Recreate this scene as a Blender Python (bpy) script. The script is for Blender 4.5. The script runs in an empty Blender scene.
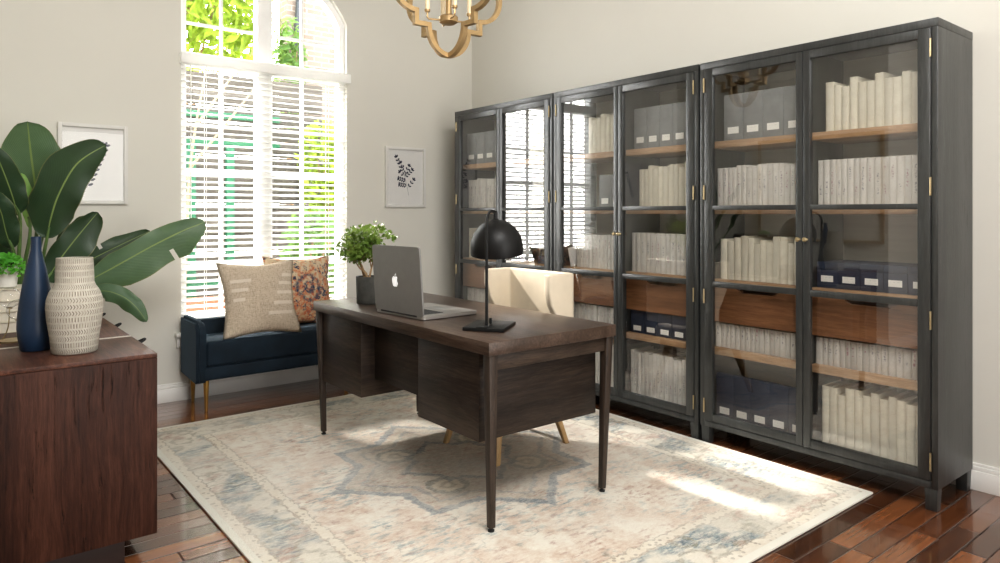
import bpy, bmesh, math, random
from mathutils import Vector, Matrix
from math import radians as R, sin, cos, pi, sqrt
random.seed(7)
S = bpy.context.scene
COL = S.collection

# ------------------------------------------------------------------ materials
class NT:
    def __init__(s, name):
        s.m = bpy.data.materials.new(name); s.m.use_nodes = True
        s.t = s.m.node_tree; s.t.nodes.clear()
        s.out = s.n('ShaderNodeOutputMaterial')
    def n(s, typ, **kw):
        nd = s.t.nodes.new(typ)
        for k, v in kw.items(): setattr(nd, k, v)
        return nd
    def put(s, sock, v):
        if v is None: return
        if hasattr(v, 'is_linked'): s.t.links.new(v, sock)
        elif isinstance(v, (tuple, list)):
            v = tuple(v)
            if sock.type == 'RGBA' and len(v) == 3: v = v + (1,)
            sock.default_value = v
        else: sock.default_value = v
    def coord(s, which='Object'): return s.n('ShaderNodeTexCoord').outputs[which]
    def pos(s): return s.n('ShaderNodeNewGeometry').outputs['Position']
    def rand(s): return s.n('ShaderNodeObjectInfo').outputs['Random']
    def mapping(s, v, scale=(1,1,1), loc=(0,0,0), rot=(0,0,0)):
        m = s.n('ShaderNodeMapping'); s.put(m.inputs['Vector'], v)
        m.inputs['Scale'].default_value = scale; m.inputs['Location'].default_value = loc; m.inputs['Rotation'].default_value = rot
        return m.outputs[0]
    def noise(s, v, scale=5, detail=4, rough=.55, dist=0, color=False):
        m = s.n('ShaderNodeTexNoise'); s.put(m.inputs['Vector'], v)
        m.inputs['Scale'].default_value = scale; m.inputs['Detail'].default_value = detail
        m.inputs['Roughness'].default_value = rough; m.inputs['Distortion'].default_value = dist
        return m.outputs['Color' if color else 'Fac']
    def voronoi(s, v, scale=5, out='Distance', feature='F1'):
        m = s.n('ShaderNodeTexVoronoi'); m.feature = feature; s.put(m.inputs['Vector'], v); m.inputs['Scale'].default_value = scale
        return m.outputs[out]
    def wave(s, v, scale=5, dist=0, detail=2, bands='X', typ='BANDS', dscale=1):
        m = s.n('ShaderNodeTexWave'); m.wave_type = typ; m.bands_direction = bands
        s.put(m.inputs['Vector'], v); m.inputs['Scale'].default_value = scale; m.inputs['Distortion'].default_value = dist
        m.inputs['Detail'].default_value = detail; m.inputs['Detail Scale'].default_value = dscale
        return m.outputs['Fac']
    def ramp(s, f, stops, interp='LINEAR'):
        m = s.n('ShaderNodeValToRGB'); s.put(m.inputs[0], f); e = m.color_ramp.elements; m.color_ramp.interpolation = interp
        while len(e) < len(stops): e.new(.5)
        for el, (p, c) in zip(e, stops):
            el.position = p
            if not isinstance(c, (tuple, list)): c = (c, c, c)
            el.color = tuple(c) + ((1,) if len(c) == 3 else ())
        return m.outputs[0]
    def mix(s, f, a, b, blend='MIX'):
        m = s.n('ShaderNodeMix', data_type='RGBA', blend_type=blend)
        s.put(m.inputs[0], f); s.put(m.inputs[6], a); s.put(m.inputs[7], b); return m.outputs[2]
    def math(s, op, a, b=None, c=None, clamp=False):
        m = s.n('ShaderNodeMath', operation=op); m.use_clamp = clamp
        s.put(m.inputs[0], a); s.put(m.inputs[1], b); s.put(m.inputs[2], c); return m.outputs[0]
    def band(s, v, lo, hi, soft=.01):
        a = s.n('ShaderNodeMapRange', interpolation_type='SMOOTHSTEP'); s.put(a.inputs[0], v); a.inputs[1].default_value = lo-soft; a.inputs[2].default_value = lo+soft
        b = s.n('ShaderNodeMapRange', interpolation_type='SMOOTHSTEP'); s.put(b.inputs[0], v); b.inputs[1].default_value = hi-soft; b.inputs[2].default_value = hi+soft
        return s.math('SUBTRACT', a.outputs[0], b.outputs[0], clamp=True)
    def xyz(s, v):
        m = s.n('ShaderNodeSeparateXYZ'); s.put(m.inputs[0], v); return m.outputs
    def comb(s, x, y, z):
        m = s.n('ShaderNodeCombineXYZ'); s.put(m.inputs[0], x); s.put(m.inputs[1], y); s.put(m.inputs[2], z); return m.outputs[0]
    def bump(s, h, strength=.3, dist=.01, normal=None):
        m = s.n('ShaderNodeBump'); s.put(m.inputs['Height'], h); m.inputs['Strength'].default_value = strength; m.inputs['Distance'].default_value = dist
        s.put(m.inputs['Normal'], normal); return m.outputs[0]
    def bsdf(s, color, rough=.5, metal=0, normal=None, spec=.5, **kw):
        b = s.n('ShaderNodeBsdfPrincipled')
        s.put(b.inputs['Base Color'], color); s.put(b.inputs['Roughness'], rough); s.put(b.inputs['Metallic'], metal)
        s.put(b.inputs['Normal'], normal); b.inputs['Specular IOR Level'].default_value = spec
        for k, v in kw.items(): s.put(b.inputs[k.replace('_', ' ')], v)
        s.t.links.new(b.outputs[0], s.out.inputs[0]); return s.m

def flat(name, color, rough=.5, metal=0, var=.06, scale=14, spec=.5, bump=0, bscale=80, **kw):
    t = NT(name); c = t.coord()
    f = t.noise(c, scale, 4)
    lo = tuple(x*(1-var) for x in color); hi = tuple(min(1, x*(1+var)) for x in color)
    col = t.ramp(f, [(.3, lo), (.7, hi)])
    nm = t.bump(t.noise(c, bscale, 3), bump, .002) if bump else None
    return t.bsdf(col, rough, metal, nm, spec, **kw)

def wood(name, dark, mid, light, axis='X', rough=.5, scale=1.0, bump=.25, spec=.4, crackamt=.8, board=0.0):
    """axis: grain direction; AUTO runs along Y on faces looking along X, else along X"""
    t = NT(name); c = t.pos()
    if axis == 'AUTO':
        gn = t.n('ShaderNodeNewGeometry').outputs['True Normal']
        nx = t.math('GREATER_THAN', t.math('ABSOLUTE', t.xyz(gn)[0]), .6)
        x, y, z = t.xyz(c)
        mixf = t.n('ShaderNodeMix', data_type='VECTOR'); t.put(mixf.inputs[0], nx)
        t.put(mixf.inputs[4], t.comb(x, y, z)); t.put(mixf.inputs[5], t.comb(y, x, z)); c = mixf.outputs[1]; axis = 'X'
    k = {'X': (.55, 9, 9), 'Y': (9, .55, 9), 'Z': (9, 9, .55)}[axis]
    sc = lambda m: tuple(a*scale*m for a in k)
    wob = t.noise(c, 2.2, 3)
    cc = t.n('ShaderNodeVectorMath', operation='ADD'); t.put(cc.inputs[0], c); o_ = t.math('MULTIPLY', wob, .05); t.put(cc.inputs[1], t.comb(o_, o_, o_)); cw = cc.outputs[0]
    big = t.noise(t.mapping(cw, sc(.9)), .9, 4, .55, .3)
    fine = t.noise(t.mapping(cw, sc(4)), 2.2, 6, .72, .1)
    pore = t.noise(t.mapping(cw, sc(9)), 2.6, 4, .7, .1)
    f = t.math('ADD', t.math('MULTIPLY', big, .42), t.math('ADD', t.math('MULTIPLY', fine, .38), t.math('MULTIPLY', pore, .20)))
    col = t.ramp(f, [(.40, dark), (.50, mid), (.60, light)])
    crack = t.ramp(t.noise(t.mapping(cw, sc(2.6)), 2.4, 6, .8, .15), [(.34, 0), (.42, 1)])
    col = t.mix(t.math('MULTIPLY', t.math('SUBTRACT', 1, crack), crackamt), col, tuple(x*.3 for x in dark))
    nm = t.bump(t.math('ADD', fine, crack), bump, .004)
    return t.bsdf(col, rough, 0, nm, spec)

def glass_mat(name, f0=.06, tint=(1,1,1), rough=0.0):
    t = NT(name)
    lw = t.n('ShaderNodeLayerWeight'); lw.inputs[0].default_value = .5
    p = t.math('POWER', lw.outputs['Facing'], 3.2)
    f = t.math('MULTIPLY_ADD', p, 1-f0, f0, clamp=True)
    tr = t.n('ShaderNodeBsdfTransparent'); t.put(tr.inputs[0], tint)
    gl = t.n('ShaderNodeBsdfGlossy'); gl.inputs['Roughness'].default_value = rough
    mx = t.n('ShaderNodeMixShader'); t.put(mx.inputs[0], f); t.t.links.new(tr.outputs[0], mx.inputs[1]); t.t.links.new(gl.outputs[0], mx.inputs[2])
    t.t.links.new(mx.outputs[0], t.out.inputs[0]); return t.m

def wall_mat(name, col):
    t = NT(name); c = t.pos()
    k = t.ramp(t.noise(c, 1.3, 3), [(.3, tuple(x*.97 for x in col)), (.7, col)])
    return t.bsdf(k, .75, 0, t.bump(t.noise(c, 160, 3), .06, .002), .25)

def floor_mat():
    t = NT('floor_planks'); c = t.pos()
    PW = .086
    x, y, z = t.xyz(c)
    row = t.math('FLOOR', t.math('DIVIDE', y, PW))
    wn = t.n('ShaderNodeTexWhiteNoise', noise_dimensions='1D'); t.put(wn.inputs['W'], row)
    xo = t.math('ADD', t.math('DIVIDE', x, .72), t.math('MULTIPLY', wn.outputs[0], 17.0))
    colid = t.math('FLOOR', xo)
    w2 = t.n('ShaderNodeTexWhiteNoise', noise_dimensions='2D'); t.put(w2.inputs['Vector'], t.comb(row, colid, 0))
    rnd = w2.outputs[0]
    fy = t.math('FRACT', t.math('DIVIDE', y, PW)); fx = t.math('FRACT', xo)
    gy = t.math('MULTIPLY', t.math('MINIMUM', fy, t.math('SUBTRACT', 1, fy)), PW)
    gx = t.math('MULTIPLY', t.math('MINIMUM', fx, t.math('SUBTRACT', 1, fx)), .72)
    g = t.math('MINIMUM', gy, gx)
    groove = t.n('ShaderNodeMapRange'); t.put(groove.inputs[0], g); groove.inputs[1].default_value = 0.0; groove.inputs[2].default_value = .0045
    gr = groove.outputs[0]
    gv = t.comb(t.math('MULTIPLY', x, 1.6), t.math('MULTIPLY', y, 22), t.math('MULTIPLY', rnd, 9))
    grain = t.noise(gv, 2.2, 6, .65, .4)
    tone = t.math('ADD', t.math('MULTIPLY', grain, .55), t.math('MULTIPLY', rnd, .45))
    col = t.ramp(tone, [(.22, (.040, .014, .006)), (.48, (.135, .046, .017)), (.78, (.31, .115, .042))])
    col = t.mix(gr, (.012, .005, .003), col)
    wear = t.noise(c, 3, 4)
    rough = t.math('ADD', t.math('MULTIPLY', t.noise(gv, 3, 4), .10), t.math('ADD', .12, t.math('MULTIPLY', wear, .08)))
    nm = t.bump(gr, .45, .0025)
    nm = t.bump(grain, .08, .002, nm)
    return t.bsdf(col, rough, 0, nm, .3, Coat_Weight=1.0, Coat_Roughness=.07, Coat_IOR=1.55, Coat_Normal=t.bump(gr, .9, .004, t.bump(grain, .05, .002)))

def rug_mat():
    t = NT('rug_weave'); c = t.coord()
    HX, HY = 1.195, 1.5
    warp = t.noise(c, 26, 3, .6, 0, True)
    vv = t.n('ShaderNodeVectorMath', operation='MULTIPLY_ADD'); t.put(vv.inputs[0], warp); vv.inputs[1].default_value = (.06, .06, 0); vv.inputs[2].default_value = (0, 0, 0)
    ad = t.n('ShaderNodeVectorMath', operation='ADD'); t.put(ad.inputs[0], c); t.put(ad.inputs[1], vv.outputs[0])
    w = t.n('ShaderNodeVectorMath', operation='ADD'); t.put(w.inputs[0], ad.outputs[0]); w.inputs[1].default_value = (-.025, -.025, 0)
    cw = w.outputs[0]
    x, y, z = t.xyz(c); ax = t.math('ABSOLUTE', x); ay = t.math('ABSOLUTE', y)
    wx, wy, wz = t.xyz(cw); awx = t.math('ABSOLUTE', wx); awy = t.math('ABSOLUTE', wy)
    e = t.math('MINIMUM', t.math('SUBTRACT', HX, ax), t.math('SUBTRACT', HY, ay))
    ew = t.math('MINIMUM', t.math('SUBTRACT', HX, awx), t.math('SUBTRACT', HY, awy))
    cream = (.78, .735, .645); ivory = (.86, .83, .76)
    # worn ground
    st = t.mapping(c, (1, 2.6, 1))
    n1 = t.noise(c, 2.1, 5, .6); n2 = t.noise(c, 4.6, 6, .7); n3 = t.noise(st, 13, 6, .75); n4 = t.noise(t.mapping(c, (1, 1, 1), (3.7, 1.2, 0)), 2.8, 4, .6)
    n5 = t.noise(t.mapping(st, (1, 1, 1), (7.1, 2.2, 0)), 11, 6, .75); n6 = t.noise(t.mapping(c, (1, 1, 1), (1.7, 8.2, 0)), 5.5, 5, .7)
    peach = (.60, .45, .345); rust = (.40, .225, .16); blue = (.075, .125, .17); teal = (.17, .26, .29); grey = (.27, .26, .22); olive = (.25, .225, .15)
    field = t.mix(t.ramp(n2, [(.42, 0), (.58, .85)]), cream, peach)
    field = t.mix(t.math('MULTIPLY', t.ramp(n3, [(.50, 0), (.60, .85)]), t.ramp(n6, [(.44, 0), (.58, 1)])), field, rust)
    field = t.mix(t.math('MULTIPLY', t.ramp(n5, [(.50, 0), (.60, .8)]), t.ramp(n4, [(.48, 0), (.60, 1)])), field, teal)
    vd = t.voronoi(cw, 8.0); vc = t.voronoi(cw, 8.0, 'Color')
    rings = t.math('ADD', t.band(vd, .30, .36, .03), t.band(vd, -1, .10, .04), clamp=True)
    field = t.mix(t.math('MULTIPLY', t.math('MULTIPLY', rings, t.ramp(vc, [(.40, 0), (.6, 1)])), t.ramp(n3, [(.40, 0), (.58, .8)])), field, grey)
    # border band
    bor = t.mix(t.ramp(n1, [(.38, 0), (.62, .7)]), cream, (.50, .47, .39))
    mot = t.math('MULTIPLY', t.ramp(t.noise(cw, 3.4, 2, .5), [(.47, 0), (.54, 1)]), t.ramp(n3, [(.40, .1), (.54, 1)]))
    bor = t.mix(mot, bor, t.mix(t.ramp(n5, [(.42, 0), (.58, 1)]), blue, teal))
    bor = t.mix(t.math('MULTIPLY', t.ramp(t.noise(t.mapping(cw, (1, 1, 1), (9, 4, 0)), 4.5, 3), [(.53, 0), (.60, .85)]), t.ramp(n5, [(.42, 0), (.58, 1)])), bor, rust)
    vb = t.voronoi(cw, 7.0)
    bor = t.mix(t.math('MULTIPLY', t.band(vb, .40, .50, .03), t.ramp(n3, [(.38, 0), (.56, .75)])), bor, olive)
    bor = t.mix(t.math('MULTIPLY', t.ramp(n6, [(.50, 0), (.62, .6)]), t.ramp(n3, [(.45, 0), (.6, 1)])), bor, grey)
    dots = t.math('MULTIPLY', t.band(t.voronoi(c, 38.0), -.1, .30, .05), .65)
    guard = t.mix(dots, t.mix(n2, ivory, (.62, .54, .40)), (.22, .17, .11))
    isb = t.band(ew, .085, .275, .006)
    col = t.mix(isb, field, bor)
    isg = t.math('ADD', t.band(ew, .03, .08, .004), t.band(ew, .285, .325, .004), clamp=True)
    col = t.mix(t.math('MULTIPLY', isg, .85), col, guard)
    ln = t.math('ADD', t.band(ew, .080, .088, .003), t.band(ew, .276, .284, .003), clamp=True)
    ln = t.math('ADD', ln, t.band(ew, .326, .332, .003), clamp=True)
    col = t.mix(t.math('MULTIPLY', ln, .6), col, (.28, .24, .17))
    # central medallion: eight-pointed star outlines
    f1 = t.math('MINIMUM', t.math('DIVIDE', t.math('MAXIMUM', awx, awy), .45), t.math('DIVIDE', t.math('ADD', awx, awy), .67))
    f2 = t.math('MINIMUM', t.math('DIVIDE', t.math('MAXIMUM', awx, awy), .20), t.math('DIVIDE', t.math('ADD', awx, awy), .32))
    fill = t.band(f1, -1, .96, .03)
    medc = t.mix(t.ramp(n2, [(.40, 0), (.58, .9)]), (.50, .41, .31), (.24, .23, .19))
    medc = t.mix(t.ramp(n3, [(.50, 0), (.60, .8)]), medc, rust)
    col = t.mix(t.math('MULTIPLY', fill, t.ramp(n4, [(.25, .55), (.7, .85)])), col, medc)
    # four rosettes inside the star
    qx = t.math('SUBTRACT', awx, .24); qy = t.math('SUBTRACT', awy, .24)
    rd = t.math('SQRT', t.math('ADD', t.math('MULTIPLY', qx, qx), t.math('MULTIPLY', qy, qy)))
    col = t.mix(t.math('MULTIPLY', t.band(rd, -1, .085, .01), .8), col, (.62, .53, .40))
    col = t.mix(t.math('MULTIPLY', t.band(rd, .07, .10, .008), .8), col, (.16, .16, .13))
    col = t.mix(t.math('MULTIPLY', t.band(rd, .02, .04, .008), .7), col, (.25, .2, .12))
    outl = t.math('MULTIPLY', t.math('ADD', t.band(f1, .96, 1.05, .015), t.math('MULTIPLY', t.band(f1, .80, .84, .01), .6), clamp=True), t.ramp(n2, [(.3, .45), (.55, 1)]))
    col = t.mix(t.math('MULTIPLY', outl, .85), col, (.09, .14, .19))
    col = t.mix(t.math('MULTIPLY', t.band(f2, .93, 1.07, .03), .8), col, (.10, .13, .15))
    # edge binding and fade
    fade = t.ramp(n1, [(.38, .05), (.62, .45)])
    col = t.mix(fade, col, (.80, .76, .68))
    col = t.mix(t.math('MULTIPLY', t.ramp(t.noise(t.mapping(c, (1, 2.2, 1)), 48, 5, .75), [(.42, .0), (.60, .8)]), .42), col, (.88, .85, .78))
    col = t.mix(t.band(e, -1, .032, .003), col, (.80, .78, .70))
    weave = t.noise(t.mapping(c, (1, 1.6, 1)), 130, 3, .6)
    ridg = t.wave(c, 46, 6, 2, 'Y', 'BANDS', 3)
    nm = t.bump(t.math('ADD', t.math('ADD', weave, n3), t.math('MULTIPLY', ridg, .4)), .6, .006)
    return t.bsdf(col, .95, 0, nm, .1)

M = {}
M['wall'] = wall_mat('wall_paint', (.70, .685, .63))
M['ceiling'] = wall_mat('ceiling_paint', (.85, .84, .81))
M['trim'] = flat('white_trim', (.80, .79, .76), .4, var=.02)
M['floor'] = floor_mat()
M['rug'] = rug_mat()
M['vinyl'] = flat('white_window_frame', (.94, .94, .93), .35, var=.02)
M['slat'] = None
def slat_mat():
    t = NT('white_blind_slat')
    b_ = t.n('ShaderNodeBsdfPrincipled'); b_.inputs['Base Color'].default_value = (.92, .92, .91, 1); b_.inputs['Roughness'].default_value = .4
    tl = t.n('ShaderNodeBsdfTranslucent'); tl.inputs[0].default_value = (.95, .94, .90, 1)
    mx = t.n('ShaderNodeMixShader'); mx.inputs[0].default_value = .3
    t.t.links.new(b_.outputs[0], mx.inputs[1]); t.t.links.new(tl.outputs[0], mx.inputs[2]); t.t.links.new(mx.outputs[0], t.out.inputs[0]); return t.m
M['slat'] = slat_mat()
M['winglass'] = glass_mat('window_glass', .04)
M['doorglass'] = glass_mat('cabinet_glass', .17, (.98, .985, .98))
M['case'] = wood('charcoal_oak', (0.0145, 0.0157, 0.0153), (0.0260, 0.0282, 0.0275), (0.0459, 0.0485, 0.0467), 'Z', .34, 1.3, .25, .75, .5)
M['casein'] = wood('cabinet_back_board', (.70, .665, .58), (.78, .75, .66), (.85, .82, .73), 'Y', .7, .12, .1, .3, .25)
M['shelf'] = wood('honey_shelf_wood', (.30, .175, .09), (.42, .26, .145), (.52, .34, .20), 'Y', .5, 1, .1, .4, .2)
M['drawerwood'] = wood('brown_drawer_wood', (.15, .062, .026), (.24, .108, .046), (.33, .16, .075), 'Y', .42, .8, .1, .4, .4)
M['desk'] = wood('smoked_oak_grain', (0.0118, 0.0075, 0.0053), (0.0295, 0.0192, 0.0137), (0.0634, 0.0432, 0.0307), 'AUTO', .45, 1.0, .3, .3)
M['deskz'] = wood('smoked_oak_leg', (0.0174, 0.0113, 0.0074), (0.0347, 0.0226, 0.0156), (0.0624, 0.0419, 0.0298), 'Z', .45, 1.1, .3)
M['desktop'] = wood('smoked_oak_top', (0.0252, 0.0153, 0.0103), (0.0602, 0.0377, 0.0268), (0.1215, 0.0810, 0.0588), 'Y', .30, 1.0, .2, .5, .6)
M['console'] = wood('reclaimed_brown_side', (0.0190, 0.0067, 0.0039), (0.0475, 0.0167, 0.0095), (0.0832, 0.0321, 0.0190), 'Z', .55, 1.0, .4, .25, .95)
M['consoletop'] = wood('reclaimed_brown_top', (0.0358, 0.0142, 0.0084), (0.0896, 0.0359, 0.0227), (0.1680, 0.0756, 0.0487), 'Y', .42, 1.0, .25, .3, .7)
M['palestrip'] = flat('pale_strip', (.55, .50, .45), .4)
M['plinth'] = flat('dark_plinth', (.03, .014, .01), .6)
M['black'] = flat('black_metal', (.008, .008, .008), .45, .0, .1, 14, .3)
M['white_in'] = flat('white_enamel', (.85, .84, .80), .4, 0, .02)
M['brass'] = flat('brushed_brass', (.52, .42, .25), .40, .9, .1, 30)
M['gold'] = flat('aged_gold_metal', (.46, .325, .165), .42, .6, .12, 20)
M['gold_leg'] = flat('golden_leg', (.42, .25, .07), .35, .8, .1)
M['candle'] = flat('cream_candle_sleeve', (.80, .66, .44), .5)
M['bulb'] = flat('frosted_bulb', (.9, .86, .75), .2)
M['velvet'] = flat('navy_velvet', (.007, .016, .027), .75, 0, .3, 9, .25, .3, 300, Sheen_Weight=.35, Sheen_Roughness=.4, Sheen_Tint=(.25, .40, .55, 1))
M['bonded'] = flat('cream_upholstery', (.66, .58, .46), .6, 0, .06, 8, .3, .15, 200)
M['chairleg'] = wood('light_wood_leg', (.30, .18, .07), (.40, .25, .11), (.48, .32, .16), 'Z', .45, 2, .1, .4, .2)
M['cream_leaf'] = flat('paper_page', (.74, .70, .60), .8, 0, .05, 60)
M['alu'] = flat('grey_aluminium', (.33, .325, .315), .42, .5, .03, 30)
M['alubase'] = flat('silver_aluminium', (.46, .44, .42), .38, .8, .03, 30)
M['keys'] = flat('black_keys', (.03, .03, .03), .5)
M['screen'] = flat('dark_screen', (.01, .01, .012), .15)
M['logo'] = flat('white_logo', (.95, .95, .95), .3, Emission_Color=(1, 1, 1, 1), Emission_Strength=.35)
M['stonepot'] = flat('dark_grey_pot', (.075, .075, .068), .8, 0, .25, 25, .3, .3, 60)
M['whitepot'] = flat('white_pot', (.66, .65, .62), .5)
M['soil'] = flat('soil', (.035, .022, .014), .95, 0, .3, 60, .2, .5, 90)
M['bark'] = flat('tree_bark', (.34, .22, .12), .8, 0, .25, 40, .3, .4, 60)
M['blueglaze'] = flat('navy_glaze', (.012, .032, .072), .40, 0, .15, 8, .5)
M['frame'] = flat('white_picture_frame', (.70, .69, .66), .5, 0, .03)
M['paper'] = flat('picture_mat', (.78, .77, .75), .8, 0, .015)
M['ink'] = flat('navy_print_ink', (.012, .016, .045), .8)
M['label'] = None
M['rubber'] = flat('black_glide', (.01, .01, .01), .6)
M['patio'] = flat('pale_patio', (.36, .33, .28), .9)
M['greenpost'] = flat('green_paint', (.012, .12, .055), .6)
M['tan_pole'] = flat('bamboo_cane', (.25, .20, .13), .7)
M['pipe'] = flat('grey_downpipe', (.05, .055, .065), .5)
M['redflower'] = flat('terracotta', (.28, .10, .05), .8)
M['yellowbed'] = flat('straw_bed', (.42, .35, .17), .9)

def leafmat(name, a, b, trans=.35, rough=.45, veins=False):
    t = NT(name)
    c = t.coord('UV') if veins else t.coord()
    info = t.noise(t.coord(), 6 if veins else 9, 3)
    col = t.ramp(info, [(.3, a), (.7, b)])
    nm = None
    if veins:
        u, v, w_ = t.xyz(c)
        au = t.math('ABSOLUTE', t.math('SUBTRACT', u, .5))
        vv = t.math('SUBTRACT', v, t.math('MULTIPLY', au, .55))
        rib = t.wave(t.comb(vv, t.math('MULTIPLY', u, .0), 0), 16, .6, 2, 'X')
        col = t.mix(t.math('MULTIPLY', rib, .28), col, tuple(min(1, x*1.8+.01) for x in b))
        mid = t.band(au, -1, .017, .006)
        col = t.mix(t.math('MULTIPLY', mid, .85), col, (.22, .30, .09))
        rim = t.band(au, .485, 1, .006)
        col = t.mix(t.math('MULTIPLY', rim, .55), col, (.26, .24, .09))
        nm = t.bump(t.math('ADD', rib, t.math('MULTIPLY', mid, 2)), .22, .004)
    b_ = t.n('ShaderNodeBsdfPrincipled'); t.put(b_.inputs['Base Color'], col); b_.inputs['Roughness'].default_value = rough; t.put(b_.inputs['Normal'], nm)
    tl = t.n('ShaderNodeBsdfTranslucent'); t.put(tl.inputs[0], t.mix(.5, col, (.45, .60, .10)))
    mx = t.n('ShaderNodeMixShader'); mx.inputs[0].default_value = trans
    t.t.links.new(b_.outputs[0], mx.inputs[1]); t.t.links.new(tl.outputs[0], mx.inputs[2]); t.t.links.new(mx.outputs[0], t.out.inputs[0]); return t.m
M['banana'] = leafmat('banana_leaf', (.008, .026, .011), (.020, .052, .022), .06, .38, True)
M['bananalight'] = leafmat('banana_leaf_pale', (.045, .095, .05), (.09, .155, .085), .10, .36, True)
M['bananayoung'] = leafmat('banana_leaf_young', (.12, .26, .05), (.22, .38, .10), .25, .4, True)
M['stem'] = flat('banana_stem', (.10, .17, .05), .5, 0, .3, 12)
M['bonsaileaf'] = leafmat('bonsai_leaf', (.08, .17, .025), (.26, .36, .08), .3, .4)
M['boxleaf'] = leafmat('bright_trailing_leaf', (.07, .33, .03), (.16, .52, .06), .3, .45)
M['gardenleaf'] = leafmat('yellow_green_leaf', (.18, .28, .02), (.44, .52, .06), .5, .6)  # bright yellow-green foliage colour
M['gardenleaf2'] = leafmat('green_garden_leaf', (.04, .12, .025), (.16, .28, .07), .45, .6)

def label_mat():
    t = NT('paper_label'); c = t.coord()
    x, y, z = t.xyz(c)
    ln = t.band(t.math('FRACT', t.math('MULTIPLY', z, 75)), .35, .6, .05)
    sc = t.ramp(t.noise(t.comb(0, t.math('MULTIPLY', y, 1), t.math('MULTIPLY', z, .4)), 260, 2), [(.47, 0), (.56, 1)])
    inside = t.math('MULTIPLY', t.band(z, -.006, .0065, .0008), t.band(t.math('ABSOLUTE', y), -1, .021, .001))
    return t.bsdf(t.mix(t.math('MULTIPLY', t.math('MULTIPLY', ln, sc), t.math('MULTIPLY', inside, .55)), (.84, .82, .77), (.2, .2, .2)), .7)
M['label'] = label_mat()

def book_mat(name, base, stain, printed):
    t = NT(name); c = t.coord()
    x, y, z = t.xyz(c); r = t.rand()
    tone = t.ramp(r, [(0, tuple(a*.86 for a in base)), (.5, base), (1, tuple(min(1, a*1.07) for a in base))])
    o = t.comb(t.math('MULTIPLY', r, 31), y, z)
    col = t.mix(t.ramp(t.noise(o, 16, 5, .7), [(.42, 0), (.75, .5)]), tone, stain)
    edge = t.band(t.math('ABSOLUTE', y), .0112, .05, .001)
    col = t.mix(t.math('MULTIPLY', edge, .25), col, stain)
    if printed:
        zz = t.math('ADD', z, t.math('MULTIPLY', r, .05))
        tx = t.ramp(t.noise(t.comb(t.math('MULTIPLY', r, 50), t.math('MULTIPLY', y, .5), zz), 170, 3, .7), [(.50, 0), (.57, 1)])
        zone = t.band(z, .06, .19, .004)
        zone = t.math('MULTIPLY', zone, t.ramp(t.noise(t.comb(t.math('MULTIPLY', r, 77), 0, z), 9, 1), [(.46, 0), (.5, 1)]))
        yb = t.band(t.math('ABSOLUTE', t.math('ADD', y, t.math('MULTIPLY', t.math('SUBTRACT', r, .5), .004))), -1, .0045, .0008)
        inkc = t.mix(t.ramp(r, [(.3, 0), (.45, 1)]), (.30, .10, .14), (.12, .11, .15))
        col = t.mix(t.math('MULTIPLY', t.math('MULTIPLY', tx, zone), t.math('MULTIPLY', yb, .75)), col, inkc)
    return t.bsdf(col, .75, 0, t.bump(t.noise(o, 60, 3), .15, .001), .25)
M['book_cream'] = book_mat('cream_cloth_book', (.70, .66, .55), (.50, .45, .35), False)
M['book_white'] = book_mat('white_journal', (.66, .635, .59), (.46, .42, .37), True)
def file_mat(name, a, b):
    t = NT(name); c = t.coord()
    o = t.comb(t.math('ADD', t.xyz(c)[0], t.math('MULTIPLY', t.rand(), 9)), t.xyz(c)[1], t.xyz(c)[2])
    return t.bsdf(t.ramp(t.noise(o, 14, 5, .65), [(.3, a), (.7, b)]), .7, 0, t.bump(t.noise(o, 90, 3), .1, .001), .3)
M['file_grey'] = file_mat('grey_linen_file', (.185, .19, .19), (.25, .255, .255))
M['file_navy'] = file_mat('navy_linen_file', (.020, .027, .050), (.040, .050, .082))

def woven_mat():
    t = NT('woven_white_clay'); c = t.coord('UV')
    u, v, w = t.xyz(c)   # u around 0..1, v height in 0..1
    N = 60
    # row bands alternating vertical strokes and chevrons
    row = t.math('MULTIPLY', v, 15.0); rf = t.math('FRACT', row); ri = t.math('FLOOR', row)
    odd = t.math('MODULO', ri, 2.0)
    wn = t.n('ShaderNodeTexWhiteNoise', noise_dimensions='1D'); t.put(wn.inputs['W'], ri)
    ph = t.math('ADD', t.math('MULTIPLY', u, N), t.math('MULTIPLY', wn.outputs[0], 1.0))
    slant = t.math('MULTIPLY', t.math('ABSOLUTE', t.math('SUBTRACT', rf, .5)), 1.5)
    p2 = t.math('ADD', ph, t.math('MULTIPLY', slant, t.math('GREATER_THAN', wn.outputs[0], .55)))
    st = t.band(t.math('FRACT', p2), .30, .62, .10)
    inrow = t.band(rf, .16, .86, .08)
    mark = t.math('MULTIPLY', st, inrow)
    n = t.noise(t.coord(), 38, 4, .7)
    mark = t.math('MULTIPLY', mark, t.ramp(n, [(.36, .1), (.55, 1)]))
    col = t.mix(t.math('MULTIPLY', mark, .9), t.ramp(n, [(.3, (.46, .43, .365)), (.7, (.62, .59, .52))]), (.15, .125, .085))
    return t.bsdf(col, .85, 0, t.bump(t.math('SUBTRACT', t.math('MULTIPLY', n, .4), mark), .7, .006), .2)
M['woven'] = woven_mat()

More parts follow.
